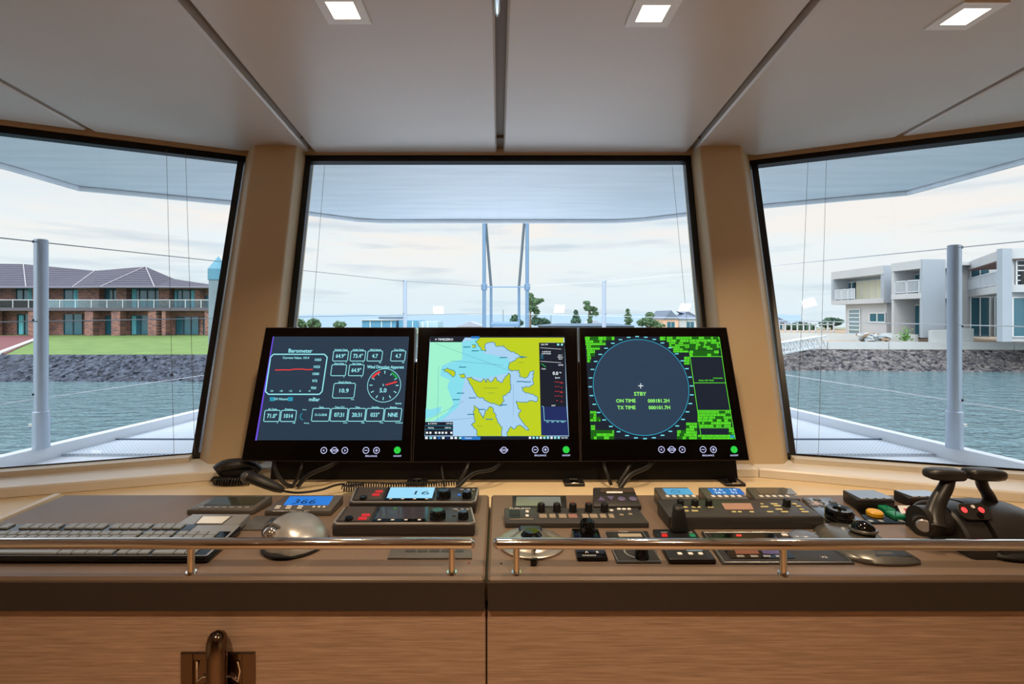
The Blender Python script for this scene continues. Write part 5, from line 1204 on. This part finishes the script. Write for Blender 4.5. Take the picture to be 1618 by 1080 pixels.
wire(side(1514, 391, 957, 445, 831, 452), 'top guard wire on the right side of the foredeck', M_wirew, .0022)
wire(side(1514, 513, 957, 499, 831, 496), 'middle guard wire on the right side of the foredeck', M_wirew)
wire(side(1514, 634, 957, 548, 831, 538), 'bottom guard wire on the right side of the foredeck', M_wirew)
# bow frame
r = thing('bow_frame', 'tall pale blue steel frame of four poles at the bow behind the centre monitor', 'frame', (.1, 8.1, -.6))
M_pole = mat('pale_blue_steel', (112, 142, 170), .35, .3)
for px, D in ((765, 8.0), (833, 8.0)):
    T = W(px, 500, D); m = MB(); m.cyl(horiz(0), T.x, D, .030, -.63, 3.6, M_pole, None, 16); m.build('pole', r)
    m = MB(); m.cyl(horiz(0), T.x, D, .048, W(px, 458, D).z, W(px, 448, D).z, M_pole, None, 16, .01); m.build('collar', r)
for px0, px1 in ((768, 776), (828, 820)):
    a = W(px1, 453, 8.1); b = W(px0+(px0-px1)*.0, 355, 8.1); b2 = b+(b-a)*1.6; m = MB()
    m.tube([Vector((a.x, 8.1, -.63)), a], .022, M_pole, 12); m.build('inner_pole', r)
    m = MB(); m.tube([a, b, b2], .022, mat('pole_grey', (92, 106, 116), .4, .3), 12); m.build('brace', r)
m = MB(); a = W(763, 453, 8.0); b = W(835, 453, 8.0); m.tube([a, b], .010, M_pole, 8); m.build('cross_bar', r)
m = MB(); m.tube([W(776, 512, 8.1), W(820, 512, 8.1)], .045, M_pole, 12); m.build('cross_bar', r, 'thick low cross bar')

# ------------------------------------------------------------------ water, banks, land
WZ = -3.6
m = MB(); m.rect(horiz(0), -260, -30, 260, 150, WZ-.02, WZ, M_water); o = struct(m, 'water')
def bank(name, foot, top, zt, m_mat=M_rock, nu=70, nv=8, jit=.16):
    rs = random.Random(4); m = MB(); m.mi(m_mat)
    for j in range(nv+1):
        for i in range(nu+1):
            s = i/nu*(len(foot)-1); k = min(int(s), len(foot)-2); t = s-k
            a = lerp(Vector(foot[k]), Vector(foot[k+1]), t); b = lerp(Vector(top[k]), Vector(top[k+1]), t); p = lerp(a, b, j/nv)
            z = WZ-.1+(zt-WZ+.1)*j/nv
            e = 0 if j in (0, nv) else 1
            m.v.append(Vector((p.x+rs.uniform(-jit, jit)*e, p.y+rs.uniform(-jit, jit)*e, z+rs.uniform(-jit, jit)*.6*e)))
    for j in range(nv):
        for i in range(nu): a = j*(nu+1)+i; m.face([a, a+1, a+nu+2, a+nu+1], m_mat)
    o = m.build(name, smooth=0); o['kind'] = 'stuff'; return o
LF = [(-60, 27.0), (-27.5, 26.4), (-15.2, 26.4), (-13.5, 30), (-13.5, 60)]; LT = [(-60, 31.0), (-28, 30.2), (-18.3, 30.2), (-17, 33), (-17, 62)]
o = bank('rock_bank', LF, LT, -2.36, M_rockd, nu=260, nv=14); single(o, 'dark rock bank at the water edge below the green lawn', 'bank')
RF = [(16.0, 62), (16.0, 33), (18.3, 32.0), (40, 31.0), (60, 30)]; RT = [(19, 62), (19, 36), (20, 35), (41, 33.6), (60, 33)]
o = bank('rock_bank', RF, RT, -2.34, nu=280, nv=14); single(o, 'grey rock bank at the water edge below the white modern house', 'bank')
# left lawn
m = MB(); m.mi(M_grass); q = [(-60, 31.0, -2.36), (-28, 30.2, -2.36), (-18.3, 30.2, -2.36), (-17, 33, -2.36), (-17, 62, -2.0), (-60, 62, -2.0)]
m.poly([(-60, 31.0, -2.36), (-28, 30.2, -2.36), (-18.3, 30.2, -2.36), (-17, 33, -2.33), (-17, 50, -2.0), (-60, 50, -2.0)], M_grass); m.poly([(-60, 50, -2.0), (-17, 50, -2), (-17, 62, -2.0), (-60, 62, -2.0)], M_grass)
struct(m, 'lawn')
m = MB(); a0, a1 = W(-6, 559.5, 30.4), W(48, 530.5, 49.5)
m.hexa([(-35, 30.3, -2.45), (-30.9, 30.3, -2.45), (-46.5, 49.6, -2.1), (-51, 49.6, -2.1)], [(-35, 30.3, -2.31), (-30.9, 30.3, -2.31), (-46.5, 49.6, -1.95), (-51, 49.6, -1.95)], mat('red_path', (112, 60, 62), .8), 0)
struct(m, 'garden_path')
m = MB(); m.prism(Plane((0, 30, -2.36), (1, 0, 0), (0, 1, .018)), [(-31.3, 0), (-30.9, 0), (-46.3, 19.6), (-46.8, 19.6)], 0, .12, M_conc); struct(m, 'path_edging')
# far land
m = MB(); m.box(-200, 200, 84, 132, WZ-.5, -2.9, mat('far_ground', (120, 134, 110), .9)); struct(m, 'far_shore')
# distant low hills
m = MB(); rs = random.Random(2)
def hills(x0, x1, y, zs, mt):
    m = MB(); n = len(zs); k = 0
    for i, z in enumerate(zs):
        x = x0+(x1-x0)*i/(n-1); m.v += [Vector((x, y, -16)), Vector((x, y, z)), Vector((x, y+60, z*.9)), Vector((x, y+110, -3))]
    for i in range(n-1):
        for j in range(3): a = i*4+j; m.face([a, a+4, a+5, a+1], mt)
    return m
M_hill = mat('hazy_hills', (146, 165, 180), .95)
struct(hills(-300, 300, 480, [.8+1.2*abs(math.sin(i*.7))+.8*abs(math.sin(i*.31)) for i in range(60)], M_hill), 'hills', 80)

# ------------------------------------------------------------------ left brick house
FH = Plane((-60, 51, 0), (1, 0, 0), (0, 0, 1))
def fr_(m, pl, x0, y0, x1, y1, w0, w1, mt):
    a = pl.uv(x0, y1); b = pl.uv(x1, y0); m.rect(pl, a[0], a[1], b[0], b[1], w0, w1, mt)
r = thing('brick_house', 'long two-storey brick house with grey tiled roof beyond the lawn', 'house', (-45, 55, -2.0))
m = MB(); a = FH.uv(-120, 530)[0]; b = FH.uv(331, 530)[0]
m.rect(FH, a, -2.0, b, 3.15, -9, -1.8, M_brick); m.build('wall', r)
m = MB(); m.rect(FH, a, .62, b+.3, .95, -1.8, .0, mat('balcony_slab', (92, 88, 96), .7)); m.build('balcony_floor', r)
for px0, px1 in ((-40, -12), (42, 54), (132, 145), (174, 188), (232, 245), (254, 260), (322, 330)):
    m = MB(); fr_(m, FH, px0, 490, px1, 530.5, -1.0, -.15, M_brick); m.build('brick_pier', r)
for px0, px1 in ((36, 48), (110, 144), (172, 188), (240, 257), (298, 306)):
    m = MB(); fr_(m, FH, px0, 453, px1, 486, -1.75, -1.0, M_brick); m.build('brick_pier', r)
m = MB(); u0_, _ = FH.uv(-60, 473); u1_, _ = FH.uv(330, 473); m.rect(FH, u0_, FH.uv(0, 474)[1], u1_, FH.uv(0, 473)[1], -.06, -.0, M_wht)
px = -55
while px < 330: fr_(m, FH, px, 474, px+1.0, 487, -.05, -.01, M_wht); px += 24.8
m.rect(FH, u0_, FH.uv(0, 487)[1], u1_, FH.uv(0, 474)[1], -.035, -.03, glass_mat('balcony_glass', (.72, .88, .92), 1.0)); m.build('balcony_railing', r)
wins = [(-36, 455, 20, 485), (0, 453, 34, 486), (78, 455, 108, 486), (145, 454, 171, 472), (188, 454, 240, 487), (258, 456, 297, 488), (309, 465, 328, 488), (2, 496, 36, 529), (78, 496, 108, 529), (146, 498, 172, 529), (188, 498, 232, 529), (261, 500, 298, 529), (306, 502, 322, 529)]
for x0, y0, x1, y1 in wins[1:]:
    m = MB(); fr_(m, FH, x0, y0, x1, y1, -1.82, -1.74, M_tealgl); w_ = m.build('window', r)
    m = MB(); n = max(2, round((x1-x0)/13))
    for i in range(n+1): xx = x0+(x1-x0)*i/n; fr_(m, FH, xx-.5, y0, xx+.5, y1, -1.74, -1.66, mat('bronze_frame', (60, 66, 74), .5))
    m.build('mullion', w_)
for x0, x1, y0, y1 in ((20, 34, 453, 486), (93, 108, 456, 486), (189, 196, 455, 487), (234, 240, 455, 487), (259, 262, 457, 488), (286, 297, 457, 488), (316, 328, 470, 488), (189, 196, 499, 529), (5, 12, 498, 529)):
    m = MB(); n = 5
    for i in range(n): a_ = x0+(x1-x0)*i/n; fr_(m, FH, a_, y0, a_+(x1-x0)/n*.8, y1, -1.74, -1.70+.03*(i % 2), M_curt)
    m.build('curtain', r)
# roof: hipped with two bays
def rp(px, py, D): return W(px, py, D)
m = MB()
e_y = 452
def E(px, D=50.6): return Vector(((px-788)/764*51, D, 3.05))
Lr, Rr = rp(-150, 414, 56), rp(61, 419, 56)
A1 = rp(37, 417, 56); A2 = rp(150, 427.5, 56); A3 = rp(230, 421, 54.5); A4 = rp(272, 440, 56); A5 = rp(334, 449.5, 56)
bk = [Vector((q.x, 64, 2.8)) for q in (Lr, A1, A2, A3, A4, A5)]
front = [E(-150), E(47), E(119), E(170, 50.0), E(255, 50.0), E(336)]
m.poly([front[0], front[1], A1, Lr], M_tile); m.poly([front[1], front[2], A2, A1], M_tile); m.poly([front[2], front[3], A3, A2], M_tile); m.poly([front[3], front[4], A3], M_tile); m.poly([front[4], A4, A3], M_tile); m.poly([front[4], front[5], A5, A4], M_tile)
top = [Lr, A1, A2, A3, A4, A5]
for i in range(5): m.poly([top[i], top[i+1], bk[i+1], bk[i]], M_tile)
m.poly([front[5], bk[5], A5], M_tile)
m.build('roof', r, smooth=0)
m = MB(); 
for i in range(5): 
    a, b = front[i], front[i+1]; m.tube([a, b], .10, mat('gutter', (108, 104, 118), .6), 6)
m.build('gutter', r)
m = MB()
for a, b in ((A1, front[1]), (A2, front[2]), (A3, front[3]), (A3, front[4])): m.tube([a+Vector((0, -.02, .03)), b+Vector((0, -.02, .03))], .05, mat('ridge_tile', (168, 160, 166), .7), 6)
m.build('ridge_tiles', r)
# mooring pile
r = thing('mooring_pile', 'weathered round pile with pale blue pointed cap at the left pillar', 'pile', W(344.5, 500, 9.9)+Vector((0, 0, WZ)))
T = W(345, 440, 9.9); m = MB(); m.lathe(horiz(0), T.x, 9.9, [(.175, WZ-.5), (.178, -1), (.17, T.z)], mat('weathered_timber', (122, 138, 142), .85, var=(5, .25, (1, 1, .2)), bump=(8, .5, .02, (2, 2, .2))), 24); m.build('shaft', r)
m = MB(); m.lathe(horiz(0), T.x, 9.9, [(.188, T.z-.03), (.19, T.z+.19), (.02, W(345, 408, 9.9).z+.02), (.002, W(345, 407, 9.9).z+.03)], mat('blue_cap', (84, 138, 156), .5), 24); m.build('cap', r, smooth=25, label='pale blue conical cap')

# ------------------------------------------------------------------ right modern house
GZ = -1.55
r = thing('modern_house', 'large white modern house with balconies beyond the rock bank on the right', 'house', (33, 38, GZ))
def bx(name, x0, x1, y0, y1, z0, z1, mt, lab=None, par=None): m = MB(); m.box(x0, x1, y0, y1, z0, z1, mt); return m.build(name, par or r, lab)
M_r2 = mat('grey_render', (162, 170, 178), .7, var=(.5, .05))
bx('roof_slab', 31.5, 40, 39.6, 45.8, 3.50, 4.20, M_render)
bx('balcony_floor', 31.5, 34, 39.6, 45.8, 1.12, 1.52, M_render)
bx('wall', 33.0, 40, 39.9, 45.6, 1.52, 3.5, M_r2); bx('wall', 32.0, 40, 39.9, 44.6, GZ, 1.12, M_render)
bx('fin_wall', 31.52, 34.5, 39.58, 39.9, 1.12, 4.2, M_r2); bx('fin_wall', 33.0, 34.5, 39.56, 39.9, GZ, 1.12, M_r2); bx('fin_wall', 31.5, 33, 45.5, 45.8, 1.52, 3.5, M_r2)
def wx(name, X, px0, px1, z0, z1, mt, par=None, t=.06):     # opening on a wall x = X
    ya, yb_ = X*764/(px1-788), X*764/(px0-788); m = MB(); m.box(X-t, X, ya, yb_, z0, z1, mt); return m.build(name, par or r)
M_fr = mat('white_joinery', (226, 226, 224), .5)
def wxm(X, px0, px1, z0, z1, n, rows=1, mt=M_tealgl, t=.06):
    w_ = wx('window', X, px0, px1, z0, z1, mt, t=t); ya, yb_ = X*764/(px1-788), X*764/(px0-788); m = MB()
    for i in range(n+1): y = ya+(yb_-ya)*i/n; m.box(X-t-.04, X-t, y-.04, y+.04, z0, z1, M_fr)
    for i in range(rows+1): z = z0+(z1-z0)*i/rows; m.box(X-t-.04, X-t, ya, yb_, z-.04, z+.04, M_fr)
    m.build('mullion', w_)
wxm(33.0, 1335, 1353, 1.55, 3.2, 3); wxm(33.0, 1353, 1396, 1.55, 3.2, 4, mt=mat('cream_blind', (226, 222, 196), .7))
wxm(32.0, 1342, 1360, GZ, .65, 1, 6, mat('frosted_garage_glass', (124, 148, 156), .2)); wxm(32.0, 1375, 1400, -.45, .30, 2)
def railx(X, y0, y1, z0, n):
    m = MB(); m.box(X-.03, X+.02, y0, y1, z0+.92, z0+1.0, M_wht); m.box(X-.03, X+.02, y0, y1, z0+.08, z0+.14, M_wht)
    for i in range(n+1): y = y0+(y1-y0)*i/n; m.box(X-.03, X+.02, y-.04, y+.04, z0, z0+1, M_wht)
    for i in range(n*9+1): y = y0+(y1-y0)*i/(n*9); m.box(X-.012, X+.012, y-.022, y+.022, z0+.1, z0+.95, M_wht)
    m.build('balcony_railing', r)
railx(31.58, 42.9, 45.4, 1.52, 3)
# middle volume
bx('roof_slab', 31.0, 33.6, 35.5, 38.2, 3.55, 4.18, M_render); bx('balcony_floor', 31.0, 34, 35.5, 38.2, 1.35, 1.75, M_render)
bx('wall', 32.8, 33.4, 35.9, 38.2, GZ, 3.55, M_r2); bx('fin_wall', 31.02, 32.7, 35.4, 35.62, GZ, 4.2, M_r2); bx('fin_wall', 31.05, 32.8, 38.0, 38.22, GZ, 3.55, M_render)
railx(31.06, 35.7, 37.9, 1.75, 2); wxm(32.8, 1444, 1456, 1.8, 3.3, 1)
m = MB(); wxm(32.8, 1446, 1456, GZ, .9, 1)
# link wall facing the camera with tall window strip
bx('wall', 32.7, 42, 37.3, 37.6, GZ, 3.9, M_render); bx('roof_slab', 32.2, 36.6, 36.6, 37.9, 3.9, 4.15, M_render)
def wy(Y, px0, px1, z0, z1, n, rows=1, mt=M_tealgl):
    x0, x1 = (px0-788)/764*Y, (px1-788)/764*Y; m = MB(); m.box(x0, x1, Y-.06, Y, z0, z1, mt); w_ = m.build('window', r); m = MB()
    for i in range(n+1): x = x0+(x1-x0)*i/n; m.box(x-.04, x+.04, Y-.1, Y-.06, z0, z1, M_fr)
    for i in range(rows+1): z = z0+(z1-z0)*i/rows; m.box(x0, x1, Y-.1, Y-.06, z-.03, z+.03, M_fr)
    m.build('mullion', w_)
wy(37.3, 1490, 1500, GZ+.2, 3.6, 1, 3)
# angled wing
a = Vector((36.2, 37.3, 0)); b = Vector((31.55, 30.3, 0)); d = b-a; L = d.length; PW = Plane((a.x, a.y, 0), d, (0, 0, 1))
inw = -1 if PW.n.y < 0 else 1      # outward normal faces the channel
def aw(name, u0, u1, z0, z1, w0, w1, mt): m = MB(); m.rect(PW, u0, z0, u1, z1, w0, w1, mt); return m.build(name, r)
aw('roof_slab', 0, L, 3.60, 4.22, -6, 0, M_render); aw('soffit', .05, L-.05, 3.55, 3.60, -5, -.05, mat('timber_soffit', (150, 112, 104), .7))
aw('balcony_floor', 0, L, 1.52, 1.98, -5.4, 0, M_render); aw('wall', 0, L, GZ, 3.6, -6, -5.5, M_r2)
def awin(u0, u1, z0, z1, n):
    m = MB(); m.rect(PW, u0, z0, u1, z1, -2.2, -2.12, M_tealgl); w_ = m.build('window', r); m = MB()
    for i in range(n+1): u = u0+(u1-u0)*i/n; m.rect(PW, u-.04, z0, u+.04, z1, -2.12, -2.08, M_fr)
    m.rect(PW, u0, z1-.5, u1, z1-.42, -2.12, -2.08, M_fr); m.build('mullion', w_)
wy(37.3, 1532, 1562, 2.0, 3.75, 2, 1); wy(37.3, 1532, 1562, GZ, 1.5, 2, 1); wy(37.3, 1570, 1582, GZ, 1.5, 1, 1)
m = MB(); m.rect(PW, 0, 2.88, L, 2.96, -.06, 0, M_wht); m.rect(PW, 0, 2.06, L, 2.12, -.06, 0, M_wht)
for i in range(7): u = L*i/6; m.rect(PW, u-.04, 1.98, u+.04, 2.95, -.06, 0, M_wht)
for i in range(60): u = L*i/60; m.rect(PW, u-.02, 2.0, u+.02, 2.9, -.04, -.02, M_wht)
m.build('balcony_railing', r)
bx('fin_wall', 31.15, 31.75, 29.9, 30.25, GZ, 4.22, M_r2); bx('wall', 31.75, 44, 30.25, 30.5, GZ, 4.22, M_render)
wy(30.24, 1604, 1640, 1.95, 3.5, 2, 5, mat('dark_louvre', (44, 52, 60), .3)); wy(30.24, 1598, 1640, GZ+.3, 1.2, 2)
m = MB(); m.rect(Plane((0, 30.1, 0), (1, 0, 0), (0, 0, 1)), 32.5, 1.9, 36, 2.8, 0, .02, glass_mat('rail_glass', (.75, .85, .88), 1.0)); m.build('balcony_glass', r)
# ground, terrace walls, seawall
m = MB(); m.poly([(19, 36, -2.34), (20, 35, -2.34), (41, 33.6, -2.34), (60, 33, -2.3), (60, 33.8, -1.9), (30, 35.5, -1.9), (19, 36.6, -1.9)], M_earth)
m.poly([(19, 36.6, -1.9), (30, 35.5, -1.9), (60, 33.8, -1.9), (60, 62, -1.4), (19, 62, -1.8)], M_earth); struct(m, 'bare_ground')
SW = Plane((20.0, 35.05, -2.33), (21, -1.4, 0), (0, 0, 1))
r = thing('seawall', 'long low pale concrete seawall on top of the right rock bank', 'wall', (32, 34.2, -2.4))
for i in range(9):
    m = MB(); m.rect(SW, -.5+i*4.2, 0, -.5+i*4.2+4.14, .52, -.28, 0, M_conc); m.build('panel', r)
m = MB(); pts = [W(1262, 529, 38), W(1462, 531, 36.5)]
TW = Plane((22.5, 39.5, -1.95), (14, -5.2, 0), (0, 0, 1)); m.rect(TW, 0, 0, 9.5, .62, -.2, 0, M_conc); single(m.build('terrace_wall'), 'low pale garden wall in front of the white house', 'wall')
m = MB(); m.hexa([(31.0, 34.6, -2.1), (34, 34.6, -2.1), (34, 34.9, -2.1), (31.0, 34.9, -2.1)], [(31.0, 34.6, -1.0), (34, 34.6, -.85), (34, 34.9, -.85), (31.0, 34.9, -1.0)], M_conc, 0); single(m.build('terrace_wall'), 'short pale terrace wall right of the large right post', 'wall')
# rubble
m = MB(); rs = random.Random(9)
for i in range(60):
    c = Vector((27.7+rs.uniform(-.9, .9), 35.6+rs.uniform(-.45, .45), -1.75+rs.uniform(0, .45))); s = rs.uniform(.1, .32); rot = Matrix.Rotation(rs.uniform(0, 3), 3, 'Z') @ Matrix.Rotation(rs.uniform(-.6, .6), 3, 'X')
    q = [c+rot@Vector((sx*s, sy*s*.7, sz*s*.35)) for sz in (-1, 1) for sx, sy in ((-1, -1), (1, -1), (1, 1), (-1, 1))]; m.hexa(q[:4], q[4:], rs.choice([M_conc, M_earth, M_r2]), 0)
o = m.build('rubble_heap', smooth=0); single(o, 'heap of broken slabs and rubble on the bare ground', 'rubble'); o['kind'] = 'stuff'
# gangway
r = thing('gangway', 'white truss gangway running down from the right bank', 'gangway', (20, 34, -2.6))
A, B = W(1292, 548, 33.6), W(1215, 562, 29.5); A2, B2 = A+Vector((0, 0, .75)), B+Vector((0, 0, .75)); off_ = Vector((.9, .5, 0))
m = MB(); m.hexa([A, B, B+off_, A+off_], [A+Vector((0, 0, .1)), B+Vector((0, 0, .1)), B+off_+Vector((0, 0, .1)), A+off_+Vector((0, 0, .1))], M_conc, 0); m.build('walkway', r)
for o_ in (Vector((0, 0, 0)), off_):
    m = MB(); m.tube([A2+o_, B2+o_], .05, M_wht, 6)
    for i in range(9): t = i/8; m.tube([lerp(A, B, t)+o_, lerp(A2, B2, t)+o_], .035, M_wht, 6); 
    for i in range(8): t = i/8; m.tube([lerp(A, B, t)+o_, lerp(A2, B2, t+.125)+o_], .025, M_wht, 6)
    m.build('truss_rail', r)
# boundary fence behind
r = thing('picket_fence', 'pale open fence between the small house and the white modern house', 'fence', (27, 44, -1.8))
for i in range(14): x = 23.3+i*.55; m = MB(); m.box(x-.04, x+.04, 43.9, 44, -1.9, -.55, M_wht); m.build('post', r)
m = MB(); m.box(23.3, 30.5, 43.9, 43.96, -.75, -.68, M_wht); m.box(23.3, 30.5, 43.9, 43.96, -1.4, -1.34, M_wht); m.build('fence_rail', r)
# small houses
def hut(name, lab, px0, px1, yeave, ytop, ybase, D, wallm, roofm, dep=8, gable=True):
    x0, x1 = (px0-788)/764*D, (px1-788)/764*D; ze = (500-yeave)/764*D; zt_ = (500-ytop)/764*D; zb_ = min((500-ybase)/764*D, -2.9) if D > 70 else (500-ybase)/764*D
    r = thing(name, lab, 'house', ((x0+x1)/2, D+dep/2, zb_))
    m = MB(); m.box(x0, x1, D, D+dep, zb_, ze, wallm); m.build('wall', r)
    ov_ = .04*(x1-x0); m = MB(); xm = (x0+x1)/2
    if gable:
        pr = [(x0-ov_, ze), (x1+ov_, ze), (xm, zt_)]; m.prism(Plane((0, D-.3, 0), (1, 0, 0), (0, 0, 1)), pr, -dep-.6, 0, roofm)
    else:
        m.poly([(x0-ov_, D-.4, ze), (x1+ov_, D-.4, ze), (x1-dep*.4, D+dep/2, zt_), (x0+dep*.4, D+dep/2, zt_)], roofm); m.poly([(x0-ov_, D-.4, ze), (x0+dep*.4, D+dep/2, zt_), (x0-ov_, D+dep+.4, ze)], roofm); m.poly([(x1+ov_, D-.4, ze), (x1+ov_, D+dep+.4, ze), (x1-dep*.4, D+dep/2, zt_)], roofm); m.poly([(x0-ov_, D+dep+.4, ze), (x0+dep*.4, D+dep/2, zt_), (x1-dep*.4, D+dep/2, zt_), (x1+ov_, D+dep+.4, ze)], roofm)
    m.build('roof', r, smooth=0)
    n = max(1, int((x1-x0)/5))
    for i in range(n):
        xc = x0+(x1-x0)*(i+.5)/n; m = MB(); hh = ze-zb_; m.box(xc-.9, xc+.9, D-.06, D, zb_+hh*.35, zb_+hh*.8, M_tealgl); w_ = m.build('window', r)
        m = MB(); m.box(xc-.95, xc-.88, D-.1, D-.06, zb_+hh*.33, zb_+hh*.82, M_fr); m.box(xc+.88, xc+.95, D-.1, D-.06, zb_+hh*.33, zb_+hh*.82, M_fr); m.box(xc-.03, xc+.03, D-.1, D-.06, zb_+hh*.33, zb_+hh*.82, M_fr); m.build('window_frame', w_)
    return r
M_slate = mat('slate_blue_roof', (104, 116, 134), .7); M_peach = mat('peach_wall', (222, 178, 150), .8); M_blueg = mat('blue_glass_wall', (92, 150, 184), .3)
hut('waterside_house', 'small pale house with slate roof just right of the right pillar', 1206, 1243, 509, 495, 528, 62, M_render, M_slate, 8, False)
hut('gabled_house', 'peach gabled house with blue-grey roof above the right monitor', 1048, 1072, 504, 490, 525, 110, M_peach, M_slate, 10)
hut('bungalow', 'pale house with long blue-grey roof beside the peach gable', 1073, 1108, 504, 491, 525, 112, M_render, M_slate, 10, False)
hut('distant_house', 'tiny grey gabled roof left of the bow frame', 722, 764, 516, 508, 526, 119, M_render, mat('mauve_roof', (168, 172, 190), .7), 10)
hut('distant_house', 'tiny grey gabled roof above the centre monitor, left of the right distant post', 930, 950, 512, 505, 526, 119, M_render, mat('mauve_roof', (168, 172, 190), .7), 8)
hut('long_shed', 'long low dark blue roof behind the right monitor', 858, 1002, 514.5, 511, 526, 88, mat('shed_wall', (90, 112, 132), .7), mat('shed_roof', (78, 100, 120), .6), 8, False)
# blue glazed building
r = thing('glazed_building', 'blue glazed flat-roofed building above the left monitor', 'building', (-28, 126, -2.9))
m = MB(); D = 120
def dx(px): return (px-788)/764*D
def dz(py): return (500-py)/764*D
m.box(dx(572), dx(626), D, D+12, -2.9, dz(506), M_blueg); m.build('wall', r)
m = MB(); m.box(dx(630), dx(660), D, D+12, -2.9, dz(506), M_blueg); m.box(dx(660), dx(691), D+1, D+12, -2.9, dz(508), mat('pale_blue_wall', (170, 200, 214), .7)); m.build('wall', r)
m = MB(); m.box(dx(570), dx(628), D-.5, D+12.5, dz(506), dz(505), M_render); m.box(dx(599), dx(628), D-.5, D+9, dz(503.5), dz(500.5), M_slate); m.build('roof', r)
m = MB(); 
for px in (585, 603, 618, 640, 652, 668, 676): m.box(dx(px)-.1, dx(px)+.1, D-.1, D, -2.9, dz(507), M_fr)
m.build('mullion', r)
# masts / poles far away
for px, y0, lab in ((795, 489, 'thin distant mast between the bow frame poles'), (870.5, 498, 'thin distant mast right of the tall tree')):
    m = MB(); T = W(px, y0, 128); m.tube([(T.x, 128, -2.9), T], .09, mat('mast_grey', (120, 130, 140), .6), 6); single(m.build('distant_mast'), lab, 'mast')
# trees
def tree(name, lab, px, D, ytop, crown, mt, trunk=True, leaf=.35, n=900, seed=1, group='trees on the far shore'):
    """crown: list of (dpx, py, rx_px, ry_px) ellipses"""
    rs = random.Random(seed); s = D/764; bx_, base = (px-788)*s, -2.9 if D > 90 else -1.9
    r = thing(name, lab, 'tree', (bx_, D, base), group)
    m = MB(); tot = sum(c[2]*c[3] for c in crown)
    for dpx, py, rx, ry in crown:
        k = int(n*rx*ry/tot)
        for i in range(k):
            while True:
                v = Vector((rs.uniform(-1, 1), rs.uniform(-1, 1), rs.uniform(-1, 1)))
                if v.length <= 1: break
            c = Vector((bx_+(dpx+v.x*rx)*s, D+v.y*rx*s, (500-py)*s+v.z*ry*s)); a = Vector((rs.gauss(0, 1), rs.gauss(0, 1), rs.gauss(0, 1))).normalized(); b = a.cross(Vector((rs.gauss(0, 1), rs.gauss(0, 1), rs.gauss(0, 1)))).normalized(); q = leaf*rs.uniform(.6, 1.3)
            m.poly([c-a*q, c-b*q*.6, c+a*q, c+b*q*.6], mt)
    m.build('foliage', r, smooth=0)
    if trunk:
        m = MB(); m.tube([(bx_, D, base), (bx_, D, (500-crown[0][1])*s)], [.25, .12], M_bark, 8)
        for dpx, py, rx, ry in crown[1:]: m.tube([(bx_, D, max(base+.5, (500-py-ry*1.6)*s)), (bx_+dpx*s, D, (500-py)*s)], [.12, .05], M_bark, 6)
        m.build('trunk', r)
F1, F2 = M_foliage, M_foliage2
tree('broadleaf_tree', 'tallest open-crowned tree, just right of the bow frame', 838, 105, 461, [(0, 470, 6, 8), (9, 476, 8, 5), (17, 474, 5, 3), (3, 486, 9, 6), (-4, 480, 4, 5), (10, 493, 5, 5)], F2, n=1500, leaf=.26, seed=1)
tree('low_tree', 'low dark tree between the bow frame poles', 814, 108, 496, [(0, 503, 6, 6), (4, 510, 9, 5), (-3, 508, 5, 6)], F1, n=700, seed=2)
tree('low_tree', 'wide low tree clump right of the bow frame foot', 852, 113, 500, [(0, 508, 14, 6), (-6, 504, 5, 5), (10, 510, 8, 5)], F1, n=1000, seed=3)
tree('conical_tree', 'dark cone-shaped tree above the right edge of the centre monitor', 910, 98, 489, [(0, 494, 3, 5), (0, 501, 5, 5), (0, 508, 8, 6), (0, 514, 10, 4)], F1, n=1200, leaf=.28, seed=4)
tree('broadleaf_tree', 'leaning sparse-crowned tree left of the right distant post', 931, 104, 473, [(-4, 478, 6, 3), (-3, 486, 6, 5), (6, 488, 7, 4), (10, 495, 5, 4), (2, 498, 4, 4), (1, 507, 4, 6)], F2, n=1100, leaf=.25, seed=5)
tree('slender_tree', 'small slender tree right of the right distant post', 992, 106, 486, [(0, 491, 3, 4), (0, 499, 6, 4), (1, 506, 7, 4), (0, 512, 4, 4)], F2, n=650, leaf=.25, seed=6)
tree('broadleaf_tree', 'round green tree beside the peach gabled house', 1023, 106, 492, [(4, 498, 7, 5), (0, 508, 13, 6), (-8, 510, 9, 5), (12, 511, 8, 5), (16, 514, 12, 3)], F2, n=1500, leaf=.3, seed=7)
tree('low_tree', 'low bushy tree nearest the left pillar in the centre window', 474, 100, 502, [(0, 510, 6, 6), (6, 514, 5, 5)], F2, n=500, seed=8)
tree('low_tree', 'spreading low tree second from the left pillar in the centre window', 496, 92, 503, [(0, 509, 8, 5), (-6, 512, 5, 5), (5, 513, 6, 4)], F2, n=700, seed=9)
tree('low_tree', 'small round tree left of the blue glazed building', 537, 102, 508, [(0, 513, 10, 4), (-4, 511, 4, 3)], F2, n=500, seed=10)
tree('hedge_tree', 'dark bushy tree between the small pale house and the modern house', 1264, 60, 508, [(0, 517, 16, 8), (-14, 518, 8, 7), (14, 518, 10, 7)], F1, n=1500, leaf=.22, seed=11, trunk=True)
tree('hedge_tree', 'low dark tree top at the left edge of the modern house', 1316, 60, 500, [(0, 508, 14, 6), (-10, 512, 10, 5)], F1, n=900, leaf=.22, seed=12)
m = MB(); rs = random.Random(21)
for i in range(260):
    c = Vector((29.75+rs.gauss(0, .2), 35.4+rs.gauss(0, .15), -1.75+abs(rs.gauss(0, .35)))); a = Vector((rs.gauss(0, 1), rs.gauss(0, 1), rs.gauss(0, 1))).normalized(); b = a.orthogonal().normalized(); m.poly([c-a*.1, c-b*.05, c+a*.1, c+b*.05], mat('bush_green', (96, 140, 70), .8))
single(m.build('bush', smooth=0), 'small green bush on the bare ground before the white house', 'bush')
